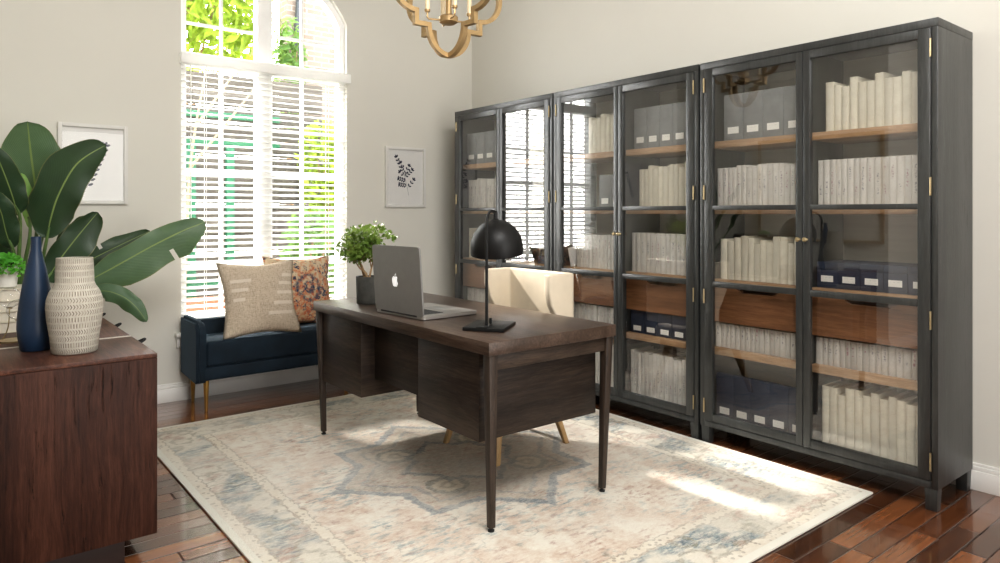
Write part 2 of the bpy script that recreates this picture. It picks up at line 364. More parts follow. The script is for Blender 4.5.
def linen_pillow():
    t = NT('beige_linen'); c = t.coord()
    x, y, z = t.xyz(c)
    th = t.math('ADD', t.noise(t.mapping(c, (2, 1, 14)), 22, 3, .7), t.noise(t.mapping(c, (14, 1, 2)), 22, 3, .7))
    col = t.ramp(t.math('MULTIPLY', th, .5), [(.36, (.36, .295, .22)), (.5, (.56, .465, .365)), (.64, (.68, .60, .49))])
    def strip(zc, x0, x1):
        return t.math('MULTIPLY', t.band(z, zc-.011, zc+.011, .003), t.band(x, x0, x1, .004))
    m = None
    for zc, x0, x1 in [(.115, -.19, -.06), (.055, -.185, -.085), (-.01, -.18, -.11), (.14, .15, .23), (.085, .12, .22), (.02, .10, .21), (-.05, .07, .21), (-.115, .03, .20)]:
        s_ = strip(zc, x0, x1); m = s_ if m is None else t.math('ADD', m, s_, clamp=True)
    col = t.mix(t.math('MULTIPLY', m, .6), col, (.80, .73, .65))
    return t.bsdf(col, .9, 0, t.bump(th, .4, .003), .15)
M['linen'] = linen_pillow()
def kilim_pillow():
    t = NT('kilim_print'); c = t.coord()
    w = t.noise(c, 18, 3, .6, 0, True)
    a = t.n('ShaderNodeVectorMath', operation='MULTIPLY_ADD'); t.put(a.inputs[0], w); a.inputs[1].default_value = (.05, .05, .05); t.put(a.inputs[2], c)
    cw = a.outputs[0]
    x, y, z = t.xyz(cw)
    n1 = t.noise(c, 46, 4, .8); n2 = t.noise(cw, 18, 5, .75)
    col = t.mix(t.ramp(n1, [(.42, 0), (.58, 1)]), (.52, .16, .075), (.58, .43, .26))
    col = t.mix(t.ramp(t.math('SUBTRACT', t.noise(c, 30, 3), t.math('MULTIPLY', t.xyz(c)[2], -.5)), [(.5, 0), (.62, .85)]), col, (.58, .50, .36))
    navy = t.math('MULTIPLY', t.ramp(n2, [(.53, 0), (.57, 1)]), t.ramp(n1, [(.35, .2), (.5, 1)]))
    col = t.mix(navy, col, (.030, .050, .095))
    r = t.math('SQRT', t.math('ADD', t.math('POWER', t.math('SUBTRACT', x, .06), 2.0), t.math('POWER', t.math('SUBTRACT', z, .04), 2.0)))
    col = t.mix(t.math('MULTIPLY', t.band(r, .075, .100, .012), t.ramp(n1, [(.40, 0), (.55, .9)])), col, (.03, .05, .10))
    col = t.mix(t.math('MULTIPLY', t.band(r, .025, .045, .01), t.ramp(n1, [(.40, 0), (.55, .9)])), col, (.03, .05, .10))
    col = t.mix(t.math('MULTIPLY', t.band(t.voronoi(cw, 32), -.1, .2, .05), .6), col, (.40, .085, .04))
    return t.bsdf(col, .9, 0, t.bump(n1, .3, .003), .15)
M['kilim'] = kilim_pillow()
def brick_mat():
    t = NT('pale_brick'); c = t.pos(); x, y, z = t.xyz(c)
    b = t.n('ShaderNodeTexBrick'); t.put(b.inputs['Vector'], t.comb(t.math('ADD', x, y), z, 0)); b.inputs['Scale'].default_value = 1.0
    b.inputs['Brick Width'].default_value = .24; b.inputs['Row Height'].default_value = .08; b.inputs['Mortar Size'].default_value = .009
    b.inputs['Color1'].default_value = (.23, .185, .15, 1); b.inputs['Color2'].default_value = (.15, .105, .08, 1); b.inputs['Mortar'].default_value = (.31, .285, .255, 1)
    return t.bsdf(t.mix(t.math('MULTIPLY', t.noise(c, 3, 3), .5), b.outputs[0], (.30, .26, .22)), .9)
M['brick'] = brick_mat()
M['fencewood'] = wood('weathered_fence', (0.0523, 0.0461, 0.0389), (0.0888, 0.0784, 0.0670), (0.1254, 0.1127, 0.0972), 'X', .9, .7, .2, .3)

# ------------------------------------------------------------------ mesh helpers
def new(): return bmesh.new()
def box(bm, x0, y0, z0, x1, y1, z1, bev=0, seg=2, mi=0):
    x0, x1 = sorted((x0, x1)); y0, y1 = sorted((y0, y1)); z0, z1 = sorted((z0, z1))
    r = bmesh.ops.create_cube(bm, size=1)
    for v in r['verts']:
        v.co = Vector(((x0+x1)/2+v.co.x*(x1-x0), (y0+y1)/2+v.co.y*(y1-y0), (z0+z1)/2+v.co.z*(z1-z0)))
    fs = {f for v in r['verts'] for f in v.link_faces}
    for f in fs: f.material_index = mi
    if bev:
        es = {e for v in r['verts'] for e in v.link_edges}
        bmesh.ops.bevel(bm, geom=list(es), offset=bev, segments=seg, affect='EDGES', profile=.5)
    return bm
def frustum(bm, c0, s0, c1, s1, bev=0):
    """four-sided taper from square (centre c0, half-size s0) to square (c1, s1)"""
    vs = []
    for c, s in ((c0, s0), (c1, s1)):
        if not isinstance(s, tuple): s = (s, s)
        for dx, dy in ((-1, -1), (1, -1), (1, 1), (-1, 1)): vs.append(bm.verts.new((c[0]+dx*s[0], c[1]+dy*s[1], c[2])))
    fs = [bm.faces.new(vs[3::-1]), bm.faces.new(vs[4:])]
    for i in range(4):
        j = (i+1) % 4; fs.append(bm.faces.new((vs[i], vs[j], vs[4+j], vs[4+i])))
    bmesh.ops.recalc_face_normals(bm, faces=fs)
    if bev: bmesh.ops.bevel(bm, geom=list({e for f in fs for e in f.edges}), offset=bev, segments=2, affect='EDGES', profile=.5)
def lathe(bm, prof, c=(0,0,0), n=40, uv=False, mi=0):
    rings = []
    for r, z in prof:
        if r < 1e-6: rings.append([bm.verts.new((c[0], c[1], c[2]+z))])
        else: rings.append([bm.verts.new((c[0]+r*cos(2*pi*i/n), c[1]+r*sin(2*pi*i/n), c[2]+z)) for i in range(n)])
    L = bm.loops.layers.uv.verify() if uv else None
    zs = [p[1] for p in prof]; z0, z1 = min(zs), max(zs)
    for k in range(len(rings)-1):
        a, b = rings[k], rings[k+1]
        for i in range(n):
            j = (i+1) % n
            vs = [a[0]] if len(a) == 1 else [a[i], a[j]]
            vs += [b[0]] if len(b) == 1 else [b[j], b[i]]
            if len(vs) < 3: continue
            f = bm.faces.new(vs); f.material_index = mi
            if uv:
                for lp in f.loops:
                    u = i/n
                    if lp.vert in ((a[j] if len(a) > 1 else None), (b[j] if len(b) > 1 else None)): u = (i+1)/n
                    lp[L].uv = (u, (lp.vert.co.z-c[2]-z0)/(z1-z0))
def tube(bm, pts, r, n=10, cap=True, mi=0):
    pts = [Vector(p) for p in pts]
    rs = r if isinstance(r, (list, tuple)) else [r]*len(pts)
    prev = None; up = None
    for i, p in enumerate(pts):
        d = (pts[min(i+1, len(pts)-1)]-pts[max(i-1, 0)]).normalized()
        if up is None: up = d.orthogonal().normalized()
        up = (up-d*up.dot(d)); up = up.normalized() if up.length > 1e-5 else d.orthogonal().normalized()
        s = d.cross(up)
        ring = [bm.verts.new(p+(up*cos(2*pi*k/n)+s*sin(2*pi*k/n))*rs[i]) for k in range(n)]
        if prev:
            for k in range(n): bm.faces.new((prev[k], prev[(k+1) % n], ring[(k+1) % n], ring[k])).material_index = mi
        elif cap: bm.faces.new(ring[::-1]).material_index = mi
        prev = ring
    if cap: bm.faces.new(prev).material_index = mi
def smooth_path(pts, n=8):
    P = [Vector(p) for p in pts]; out = []
    for i in range(len(P)-1):
        a, b, c, d = P[max(i-1, 0)], P[i], P[i+1], P[min(i+2, len(P)-1)]
        for k in range(n):
            t = k/n
            out.append(.5*((2*b)+(c-a)*t+(2*a-5*b+4*c-d)*t*t+(3*b-a-3*c+d)*t**3))
    out.append(P[-1]); return out
def bar(bm, pts, w, h, closed=False, side=None):
    """rectangular section swept along points lying in a plane with normal `side`; w along side, h in plane"""
    P = [Vector(p) for p in pts]; N = len(P); side = Vector(side).normalized(); rings = []
    for i in range(N):
        a = P[(i-1) % N] if closed or i > 0 else P[i]; b = P[(i+1) % N] if closed or i < N-1 else P[i]
        d1 = (P[i]-a).normalized() if (P[i]-a).length > 1e-7 else (b-P[i]).normalized()
        d2 = (b-P[i]).normalized() if (b-P[i]).length > 1e-7 else d1
        n1 = d1.cross(side); n2 = d2.cross(side); n = (n1+n2).normalized(); k = 1/max(.5, n.dot(n1))
        rings.append([bm.verts.new(P[i]+n*h/2*k*sx+side*w/2*sy) for sx, sy in ((-1, -1), (1, -1), (1, 1), (-1, 1))])
    for i in range(N if closed else N-1):
        a, b = rings[i], rings[(i+1) % N]
        for k in range(4): bm.faces.new((a[k], a[(k+1) % 4], b[(k+1) % 4], b[k]))
    if not closed: bm.faces.new(rings[0][::-1]); bm.faces.new(rings[-1])
def xform(bm, mat, start=0):
    bm.verts.ensure_lookup_table()
    bmesh.ops.transform(bm, matrix=mat, verts=bm.verts[start:])

def make(name, bm, mats, parent=None, loc=None, local=False, angle=38, rot=None, smooth=True):
    """bm is in world coordinates; origin put at loc (or the parent's position)"""
    me = bpy.data.meshes.new(name)
    bmesh.ops.recalc_face_normals(bm, faces=bm.faces[:]) if not local == 'keep' else None
    org = Vector((0, 0, 0))
    if not local:
        if parent is not None:
            q = parent
            while q: org += q.location; q = q.parent
        if loc is not None: org = Vector(loc) if parent is None else org
        bmesh.ops.translate(bm, verts=bm.verts[:], vec=-org)
    bm.to_mesh(me); bm.free()
    for m in (mats if isinstance(mats, (list, tuple)) else [mats]): me.materials.append(m)
    if smooth:
        me.polygons.foreach_set('use_smooth', [True]*len(me.polygons)); me.set_sharp_from_angle(angle=R(angle))
    o = bpy.data.objects.new(name, me); COL.objects.link(o)
    if parent is not None: o.parent = parent
    elif loc is not None: o.location = loc
    if rot is not None: o.rotation_euler = rot
    return o
def thing(name, label, cat, loc, rotz=0, group=None):
    o = bpy.data.objects.new(name, None); COL.objects.link(o); o.empty_display_size = .1
    o.location = loc; o.rotation_euler = (0, 0, rotz); tag(o, label, cat, group); return o
def tag(o, label=None, cat=None, group=None, kind=None):
    if label: o['label'] = label
    if cat: o['category'] = cat
    if group: o['group'] = group
    if kind: o['kind'] = kind
    return o
def struct(name, bm, m, **k): o = make(name, bm, m, **k); o['kind'] = 'structure'; return o

# ------------------------------------------------------------------ the room
CEIL = 3.55; XL = -3.76; YB = -8.2; XR = 0.0
WX0, WX1, WZ0, WZT, WSP = -2.426, -1.212, .505, 2.33, 2.728     # window opening, arch spring
xc = (WX0+WX1)/2; half = (WX1-WX0)/2; AR = half/sin(R(64)); ARZ = WSP-AR*cos(R(64))
def arch_pts(inset=0, n=20, y=0):
    out = []
    for k in range(n+1):
        a = R(-64)+R(128)*k/n; out.append((xc+(AR-inset)*sin(a), y, ARZ+(AR-inset)*cos(a)))
    return out
bm = new(); box(bm, -6, YB-.1, -.12, XR+.2, .2, 0); struct('floor', bm, M['floor'])
bm = new(); box(bm, -6, YB-.1, CEIL, XR+.2, .2, CEIL+.1); struct('ceiling', bm, M['ceiling'])
bm = new(); box(bm, XR, YB, 0, XR+.15, .18, CEIL); struct('wall_right', bm, M['wall'])
bm = new(); box(bm, XL-.15, -2.3, 0, XL, .18, CEIL); box(bm, -5.75, -2.3, 0, XL-.15, -2.15, CEIL); box(bm, -5.9, YB, 0, -5.75, -2.15, CEIL); struct('wall_left', bm, M['wall'])
bm = new()
box(bm, -5.9, YB-.15, 0, -3.2, YB, CEIL); box(bm, -.5, YB-.15, 0, XR+.1, YB, CEIL); box(bm, -3.2, YB-.15, 2.6, -.5, YB, CEIL)
struct('wall_front', bm, M['wall'])
# back wall with arched opening, 0.18 thick
bm = new()
box(bm, XL-.15, 0, 0, WX0, .18, CEIL); box(bm, WX1, 0, 0, XR+.15, .18, CEIL); box(bm, WX0, 0, 0, WX1, .18, WZ0)
ap = arch_pts()
for k in range(len(ap)-1):
    (xa, _, za), (xb, _, zb) = ap[k], ap[k+1]
    vs = [bm.verts.new(p) for p in ((xa, 0, za), (xb, 0, zb), (xb, 0, CEIL), (xa, 0, CEIL), (xa, .18, za), (xb, .18, zb), (xb, .18, CEIL), (xa, .18, CEIL))]
    for f in ((0, 1, 2, 3), (7, 6, 5, 4), (0, 4, 5, 1), (3, 2, 6, 7)): bm.faces.new([vs[i] for i in f])
struct('wall_back', bm, M['wall'], smooth=False)
def baseboard(bm, x0, y0, x1, y1, inward):
    for (d, z0, z1) in ((.016, 0, .088), (.012, .088, .108), (.007, .108, .122)):
        if x0 == x1: box(bm, x0, y0, z0, x0+inward*d, y1, z1, .002)
        else: box(bm, x0, y0, z0, x1, y0+inward*d, z1, .002)
bm = new(); baseboard(bm, XL, 0, XR, 0, -1); struct('baseboard_back', bm, M['trim'])
bm = new(); baseboard(bm, 0, YB, 0, -.017, -1); struct('baseboard_right', bm, M['trim'])
bm = new(); baseboard(bm, XL, -2.3, XL, -.017, 1); baseboard(bm, -5.73, -2.3, XL-.001, -2.3, -1); baseboard(bm, -5.75, YB, -5.75, -2.32, 1); struct('baseboard_left', bm, M['trim'])

# the window
def ring_frame(bm, x0, x1, z0, z1, w, y0, y1):
    box(bm, x0, y0, z0, x0+w, y1, z1, .003); box(bm, x1-w, y0, z0, x1, y1, z1, .003)
    box(bm, x0+w, y0, z0, x1-w, y1, z0+w, .003); box(bm, x0+w, y0, z1-w, x1-w, y1, z1, .003)
bm = new()
FY0, FY1 = .045, .12
box(bm, WX0, FY0, WZ0, WX0+.045, FY1, WSP+.02, .003); box(bm, WX1-.045, FY0, WZ0, WX1, FY1, WSP+.02, .003)
box(bm, WX0, FY0, WZ0, WX1, FY1, WZ0+.05, .003); box(bm, WX0, FY0, 2.27, WX1, FY1, 2.36, .003)
box(bm, -1.896, FY0-.005, WZ0, -1.786, FY1, 3.08, .003)
bar(bm, [(WX0+.0225, (FY0+FY1)/2, WSP-.01)]+[q for q in arch_pts(.022, 24, (FY0+FY1)/2) if abs(q[0]-xc) < half-.0225]+[(WX1-.0225, (FY0+FY1)/2, WSP-.01)], FY1-FY0+.006, .05, False, (0, 1, 0))
struct('window_1', bm, M['vinyl'], loc=(xc, .08, WZ0))
W1 = bpy.data.objects['window_1']
bm = new()
for x in (-2.139, -1.545):
    box(bm, x-.011, .07, WZ0+.04, x+.011, .095, 2.28); 
    box(bm, x-.009, .07, 2.35, x+.009, .095, ARZ+sqrt(AR**2-(x-xc)**2)-.03)
for z in (.887, 1.213, 1.54, 1.866): box(bm, WX0+.04, .068, z-.011, WX1-.04, .093, z+.011)
box(bm, WX0+.04, .072, 2.556, WX1-.04, .093, 2.576)
make('muntin_bars', bm, M['vinyl'], W1)
bm = new()
vs = [bm.verts.new(p) for p in [(WX0+.03, .085, WZ0+.03), (WX1-.03, .085, WZ0+.03)]+[(p[0], .085, p[2]) for p in arch_pts(.03, 24)][::-1]]
bm.faces.new(vs); make('window_pane', bm, M['winglass'], W1, smooth=False)
bm = new(); box(bm, WX0-.04, -.05, WZ0-.075, WX1+.04, .05, WZ0-.05, .006); box(bm, WX0-.03, -.018, WZ0-.15, WX1+.03, 0, WZ0-.075, .004)
make('window_sill', bm, M['trim'], W1)
bm = new(); box(bm, WX0, -.005, WZ0-.05, WX1, .045, WZ0-.0, .003); make('sill_board', bm, M['trim'], W1)

# the blind
bl = thing('window_blind', 'white horizontal slatted blind with headrail covering the lower window', 'blind', (xc, 0, WZ0+.02))
bm = new(); box(bm, WX0-.012, -.055, 2.265, WX1+.012, .04, 2.335, .006); make('headrail', bm, M['slat'], bl)
bm = new(); z = 2.235
while z > WZ0+.05:
    s = len(bm.verts)
    box(bm, WX0+.006, -.0215, -.0024, WX1-.006, .0215, .0024)
    xform(bm, Matrix.Translation((0, .008, z)) @ Matrix.Rotation(R(17), 4, 'X'), s); z -= .0425
make('slats', bm, M['slat'], bl, smooth=False)
bm = new(); box(bm, WX0+.006, -.018, WZ0+.006, WX1-.006, .034, WZ0+.028, .004); make('bottom_rail', bm, M['slat'], bl)
bm = new()
for x in (WX0+.16, xc, WX1-.16):
    for y in (-.017, .033): box(bm, x-.0015, y-.0006, WZ0+.02, x+.0015, y+.0006, 2.27)
make('ladder_cords', bm, M['slat'], bl, smooth=False)
bm = new(); tube(bm, [(WX0+.055, -.03, 2.26), (WX0+.055, -.032, 1.1)], .004, 6); make('tilt_wand', bm, M['slat'], bl)

# ------------------------------------------------------------------ garden outside
bm = new(); box(bm, -9, .19, -.12, 6, 12, 0); struct('ground', bm, M['patio'])
def foliage(bm, c, rad, n, size, rnd, shape=1.0):
    for _ in range(n):
        while True:
            p = Vector((rnd.uniform(-1, 1), rnd.uniform(-1, 1), rnd.uniform(-1, 1)))
            if p.length <= 1 and p.length > .25: break
        q = Vector((c[0]+p.x*rad[0], c[1]+p.y*rad[1], c[2]+p.z*rad[2]))
        a = Vector((rnd.gauss(0, 1), rnd.gauss(0, 1), rnd.gauss(0, 1))).normalized(); b = a.orthogonal().normalized()
        n_ = a.cross(b); s = size*rnd.uniform(.6, 1.3)
        pts = [q-a*s, q-a*s*.2+b*s*.5*shape, q+a*s*.55+b*s*.38*shape, q+a*s*1.1, q+a*s*.55-b*s*.38*shape, q-a*s*.2-b*s*.5*shape]
        bm.faces.new([bm.verts.new(x+n_*(.12*s if i in (1, 2, 4, 5) else 0)) for i, x in enumerate(pts)])
# neighbouring house of pale brick on the right
h = thing('brick_house', 'pale brick house wall standing outside beyond the window', 'house', (1.6, 5.4, 0))
bm = new(); box(bm, .36, 5.2, 0, 5.5, 5.5, 6.2); make('brick_wall', bm, M['brick'], h)
bm = new(); box(bm, .34, 5.16, 4.86, 5.5, 5.2, 4.94, .01); make('soldier_course', bm, M['brick'], h)
bm = new(); tube(bm, [(.60, 5.13, 6.2), (.57, 5.13, 5.0), (.50, 5.13, 4.0), (.50, 5.13, .02)], .05, 12); make('downpipe', bm, M['pipe'], h)
# fence
fz = thing('garden_fence', 'weathered plank garden fence with green posts seen through the blind', 'fence', (-1.6, 3.4, 0))
bm = new()
for k in range(15): box(bm, -2.35, 3.40, .04+.19*k, .12, 3.425, .04+.19*k+.178, .004)
make('planks', bm, M['fencewood'], fz)
for x in (-2.29, -1.91, -1.48, -1.05, -.62):
    bm = new(); box(bm, x-.045, 3.33, 0, x+.045, 3.40, 2.05, .005); make('post', bm, M['greenpost'], fz)
for z in (2.36, 2.05, .40):
    bm = new(); box(bm, -2.35, 3.36, z, -.45, 3.40, z+.07, .004); make('rail', bm, M['greenpost'], fz)
sp_ = thing('bare_sapling', 'bare tan branched sapling in front of the garden fence', 'sapling', (-1.62, 3.15, 0))
bm = new(); tube(bm, smooth_path([(-1.62, 3.15, 0), (-1.58, 3.15, 1.2), (-1.52, 3.15, 2.0), (-1.38, 3.15, 2.85)], 4), [.028-.0016*k for k in range(13)], 8); make('stem', bm, M['tan_pole'], sp_)
for a_, b_ in (((-1.55, 3.15, 1.75), (-.72, 3.2, 2.85)), ((-1.50, 3.15, 2.2), (-1.05, 3.1, 2.9)), ((-1.56, 3.15, 1.6), (-1.95, 3.1, 2.6))):
    bm = new(); tube(bm, [a_, b_], [.018, .010], 8); make('branch', bm, M['tan_pole'], sp_)
bm = new()
for k in range(5): box(bm, -2.2, 2.5+k*.001, k*.075, -.9, 2.75, .068+k*.075, .006, mi=0 if k > 2 else 1)
tag(make('raised_bed', bm, [M['redflower'], M['yellowbed']], loc=(-1.55, 2.6, 0)), 'low red and straw coloured planting bed outside under the window', 'planter')
rnd = random.Random(3)
def tree(name, label, cat, base, crown, rad, n, size, mat, trunk=.05, group=None):
    t_ = thing(name, label, cat, base, 0, group)
    bm = new(); foliage(bm, crown, rad, n, size, rnd)
    make('foliage', bm, mat, t_, smooth=False, local=False)
    bm = new(); tube(bm, smooth_path([(base[0], base[1], 0), (base[0]+.05, base[1], crown[2]*.4), (base[0]-.05, base[1], crown[2]*.75), (crown[0], crown[1], crown[2]+rad[2]*.4)], 4), [trunk*(1-.6*k/12) for k in range(13)], 8)
    for k in range(5):
        a = k*1.3; tube(bm, [(base[0], base[1], crown[2]*.6), (crown[0]+cos(a)*rad[0]*.6, crown[1]+sin(a)*rad[1]*.5, crown[2]+(k-2)*.2*rad[2])], [trunk*.5, trunk*.15], 6)
    make('trunk', bm, M['bark'], t_)
tree('garden_tree', 'bright yellow green tree outside filling the top left window panes', 'tree', (-1.0, 5.6, 0), (-.82, 5.6, 4.35), (1.1, .7, 1.15), 1500, .12, M['gardenleaf'])
tree('climbing_shrub', 'green shrub climbing beside the downpipe on the brick wall', 'shrub', (.22, 4.75, 0), (.22, 4.75, 3.25), (.28, .22, .85), 520, .07, M['gardenleaf2'], .03)
tree('garden_shrub', 'yellow green shrub behind the right half of the blind', 'shrub', (-.03, 2.95, 0), (-.03, 2.95, 1.8), (.36, .28, .62), 650, .07, M['gardenleaf'], .03)
tree('garden_shrub', 'mid green low bush outside below the brick house', 'shrub', (-.5, 2.3, 0), (-.48, 2.3, .72), (.42, .28, .62), 600, .065, M['gardenleaf2'], .03)

# ------------------------------------------------------------------ rug
bm = new(); box(bm, -2.815, -3.61, .001, -.425, -.61, .011, .003)
tag(make('area_rug', bm, M['rug'], loc=(-1.62, -2.11, .001)), 'large faded oriental rug with cream border under the desk', 'rug')

# ------------------------------------------------------------------ bookcases
FX = -.422
def case_unit(y0, y1, label):
    """one two-door bookcase from y0 (window end) down to y1"""
    ym = (y0+y1)/2
    t = thing('bookcase', label, 'bookcase', (-.21, ym, 0), 0, 'glazed bookcases along the wall')
    Z0, Z1 = .095, 2.079; e = .0015
    bm = new()
    for y in (y0-e, y1+.028):
        bm = new(); box(bm, FX, y, Z0, -.003-.015, y-.026, Z1-.036, .002); make('side_panel', bm, M['case'], t)
    bm = new(); box(bm, FX, y0-e, Z1-.036, -.018, y1+e, Z1, .002); make('top_panel', bm, M['case'], t)
    bm = new(); box(bm, FX, y0-e-.027, Z0, -.018, y1+.0295, Z0+.031, .002); make('bottom_panel', bm, M['case'], t)
    bm = new(); box(bm, -.03, y0-e-.027, Z0+.031, -.0185, y1+.0295, Z1-.036); make('back_panel', bm, M['casein'], t)
    for x in (FX+.028, -.045):
        for y in (y0-.031, y1+.031):
            bm = new(); frustum(bm, (x, y, 0), .022, (x, y, Z0), .025, .002); make('foot', bm, M['case'], t)
    a, b = y0-e-.0265, y1+.0285
    for z0, z1 in ((1.613, 1.65), (1.252, 1.285), (.862, .895), (.482, .52)):
        bm = new(); box(bm, FX+.06, a-.001, z0, -.0305, b+.001, z1, .002); make('shelf', bm, M['shelf'], t)
    bm = new(); box(bm, FX+.022, ym-.010, Z0+.031, -.0305, ym+.010, Z1-.036, .001); make('divider', bm, M['case'], t)
    # inner drawers with a scooped finger notch
    for s in (0, 1):
        ya = (a-.002) if s == 0 else ym-.0115; yb = ym+.0115 if s == 0 else (b+.002)
        d0, d1 = max(ya, yb), min(ya, yb); w = d0-d1; c = (d0+d1)/2
        zt, zb = .856, .664; x0, x1 = FX+.062, FX+.080
        pr = [(d0, zb), (d0, zt)]
        for k in range(13):
            q = k/12; yy = c+.13-.26*q; dz = .026*(min(1, sin(pi*q)*2.2)); pr.append((yy, zt-dz))
        pr += [(d1, zt), (d1, zb)]
        bm = new(); f0 = [bm.verts.new((x0, p[0], p[1])) for p in pr]; f1 = [bm.verts.new((x1, p[0], p[1])) for p in pr]
        bm.faces.new(f0); bm.faces.new(f1[::-1])
        for k in range(len(pr)): j = (k+1) % len(pr); bm.faces.new((f0[k], f0[j], f1[j], f1[k]))
        box(bm, x1, d0-.002, zb, -.06, d0-.014, zt-.04); box(bm, x1, d1+.014, zb, -.06, d1+.002, zt-.04); box(bm, x1, d0-.014, zb, -.06, d1+.014, zb+.008); box(bm, -.07, d0-.014, zb+.008, -.06, d1+.014, zt-.04)
        make('inner_drawer', bm, M['drawerwood'], t, smooth=False)
    for s in (0, 1):
        A = y0-.030 if s == 0 else ym-.0015; B = ym+.0015 if s == 0 else y1+.030   # A > B
        ow, iw = .050, .034
        ga = A-(ow if s == 0 else iw); gb = B+(iw if s == 0 else ow)
        dz0, dz1 = .129, 2.041; gz0, gz1 = .169, 2.0; x0, x1 = FX-.004, FX+.020
        bm = new()
        box(bm, x0, A, dz0, x1, ga, dz1, .0015); box(bm, x0, gb, dz0, x1, B, dz1, .0015)
        for z0, z1 in ((dz0, gz0), (.858, .888), (1.274, 1.298), (gz1, dz1)): box(bm, x0+.001, ga, z0, x1, gb, z1, .0015)
        d = make('door', bm, M['case'], t)
        bm = new()
        for z0, z1 in ((gz0, .858), (.888, 1.274), (1.298, gz1)):
            bm.faces.new([bm.verts.new(p) for p in ((FX+.010, ga, z0), (FX+.010, gb, z0), (FX+.010, gb, z1), (FX+.010, ga, z1))])
        make('glass_pane', bm, M['doorglass'], d, smooth=False)
        ky = B+.017 if s == 0 else A-.017
        bm = new(); lathe(bm, [(0, .028), (.007, .027), (.0115, .021), (.0115, .017), (.006, .012), (.004, .006), (.007, 0), (0, 0)], n=16)
        xform(bm, Matrix.Translation((x0, ky, 1.13)) @ Matrix.Rotation(R(-90), 4, 'Y')); make('knob', bm, M['brass'], d)
        hy = A+.001 if s == 0 else B-.001
        for z in (1.955, 1.37, .805, .21):
            bm = new(); tube(bm, [(x0-.003, hy, z-.033), (x0-.003, hy, z+.033)], .0038, 8)
            for q in (-.036, .036): lathe(bm, [(0, -.004), (.004, -.002), (.004, .002), (0, .004)], (x0-.003, hy, z+q), 8)
            make('hinge', bm, M['brass'], d)
    return t
UN = [(-.339, -1.505), (-1.515, -2.684), (-2.694, -3.870)]
case_unit(*UN[0], 'charcoal glazed bookcase nearest the back wall and window corner')
case_unit(*UN[1], 'charcoal glazed bookcase in the middle, right behind the cream chair')
case_unit(*UN[2], 'charcoal glazed bookcase at the open end, with its bare side panel showing')

# books and files
def book_mesh(kind, h, w=.026, d=.19):
    bm = new(); c = .0022
    # cover: rounded spine facing -X at x=0, boards back to x=d
    n = 6; out = []
    for k in range(n+1):
        a = pi*k/n; out.append((-sin(a)*w*.12, -cos(a)*w/2))
    prof = [(d, -w/2)]+out+[(d, w/2), (d, w/2-c), (.004, w/2-c), (.004, -w/2+c), (d, -w/2+c)]
    b0 = [bm.verts.new((p[0], p[1], 0)) for p in prof]; b1 = [bm.verts.new((p[0], p[1], h)) for p in prof]
    N = len(prof)
    for k in range(N): j = (k+1) % N; bm.faces.new((b0[k], b0[j], b1[j], b1[k]))
    bm.faces.new(b0[::-1]); bm.faces.new(b1)
    bmesh.ops.triangulate(bm, faces=[f for f in bm.faces if len(f.verts) > 4])
    box(bm, .004, -w/2+c, .004, d-.006, w/2-c, h-.005, mi=1)
    o = make('book', bm, [M['book_cream'] if kind == 'cream' else M['book_white'], M['cream_leaf']], angle=50)
    me = o.data; bpy.data.objects.remove(o); return me
BM = {}
def get_book(kind, h, w):
    k = (kind, round(h, 2), round(w, 3))
    if k not in BM: BM[k] = book_mesh(kind, k[1], k[2], .19 if h > .16 else .15)
    return BM[k]
def file_mesh(kind, h, w, d=.24):
    bm = new(); box(bm, 0, -w/2, 0, d, w/2, h, .0015)
    # low back and a sloped side cut: upper back corner sliced away; rim line inset on the front
    geom = bm.verts[:]+bm.edges[:]+bm.faces[:]
    r = bmesh.ops.bisect_plane(bm, geom=geom, plane_co=(.03, 0, h), plane_no=Vector((.55, 0, .83)), clear_outer=True)
    ed = [x for x in r['geom_cut'] if isinstance(x, bmesh.types.BMEdge)]
    bmesh.ops.holes_fill(bm, edges=ed)
    o = make('magazine_file', bm, M['file_grey'] if kind == 'grey' else M['file_navy']); me = o.data; bpy.data.objects.remove(o); return me
def box_mesh(h, w, d=.24):
    bm = new(); box(bm, 0, -w/2, 0, d, w/2, h*.72, .002); box(bm, -.002, -w/2-.0005, h*.72+.001, d+.002, w/2+.0005, h, .002)
    o = make('x', bm, M['file_navy']); me = o.data; bpy.data.objects.remove(o); return me
def label_mesh(w, h):
    bm = new(); box(bm, -.0015, -w/2, -h/2, .0005, w/2, h/2, .0004); o = make('x', bm, M['label'], smooth=False); me = o.data; bpy.data.objects.remove(o); return me
FM = {}
ORD = 'first second third fourth fifth sixth seventh eighth ninth tenth eleventh twelfth thirteenth fourteenth fifteenth sixteenth seventeenth eighteenth nineteenth twentieth'.split()
BAY = ['first bay from window', 'second bay from window', 'third bay from window', 'fourth bay from window', 'fifth bay from window', 'open-end bay']
SH = {1: 'top shelf', 2: 'second shelf', 3: 'third shelf', 4: 'fourth shelf', 5: 'bottom shelf'}
SZ = {1: 1.65, 2: 1.285, 3: .895, 4: .52, 5: .1262}
def bay_span(b):
    y0, y1 = UN[b//2]; ym = (y0+y1)/2
    return (y0-.033, ym+.012) if b % 2 == 0 else (ym-.012, y1+.034)
rb = random.Random(11)
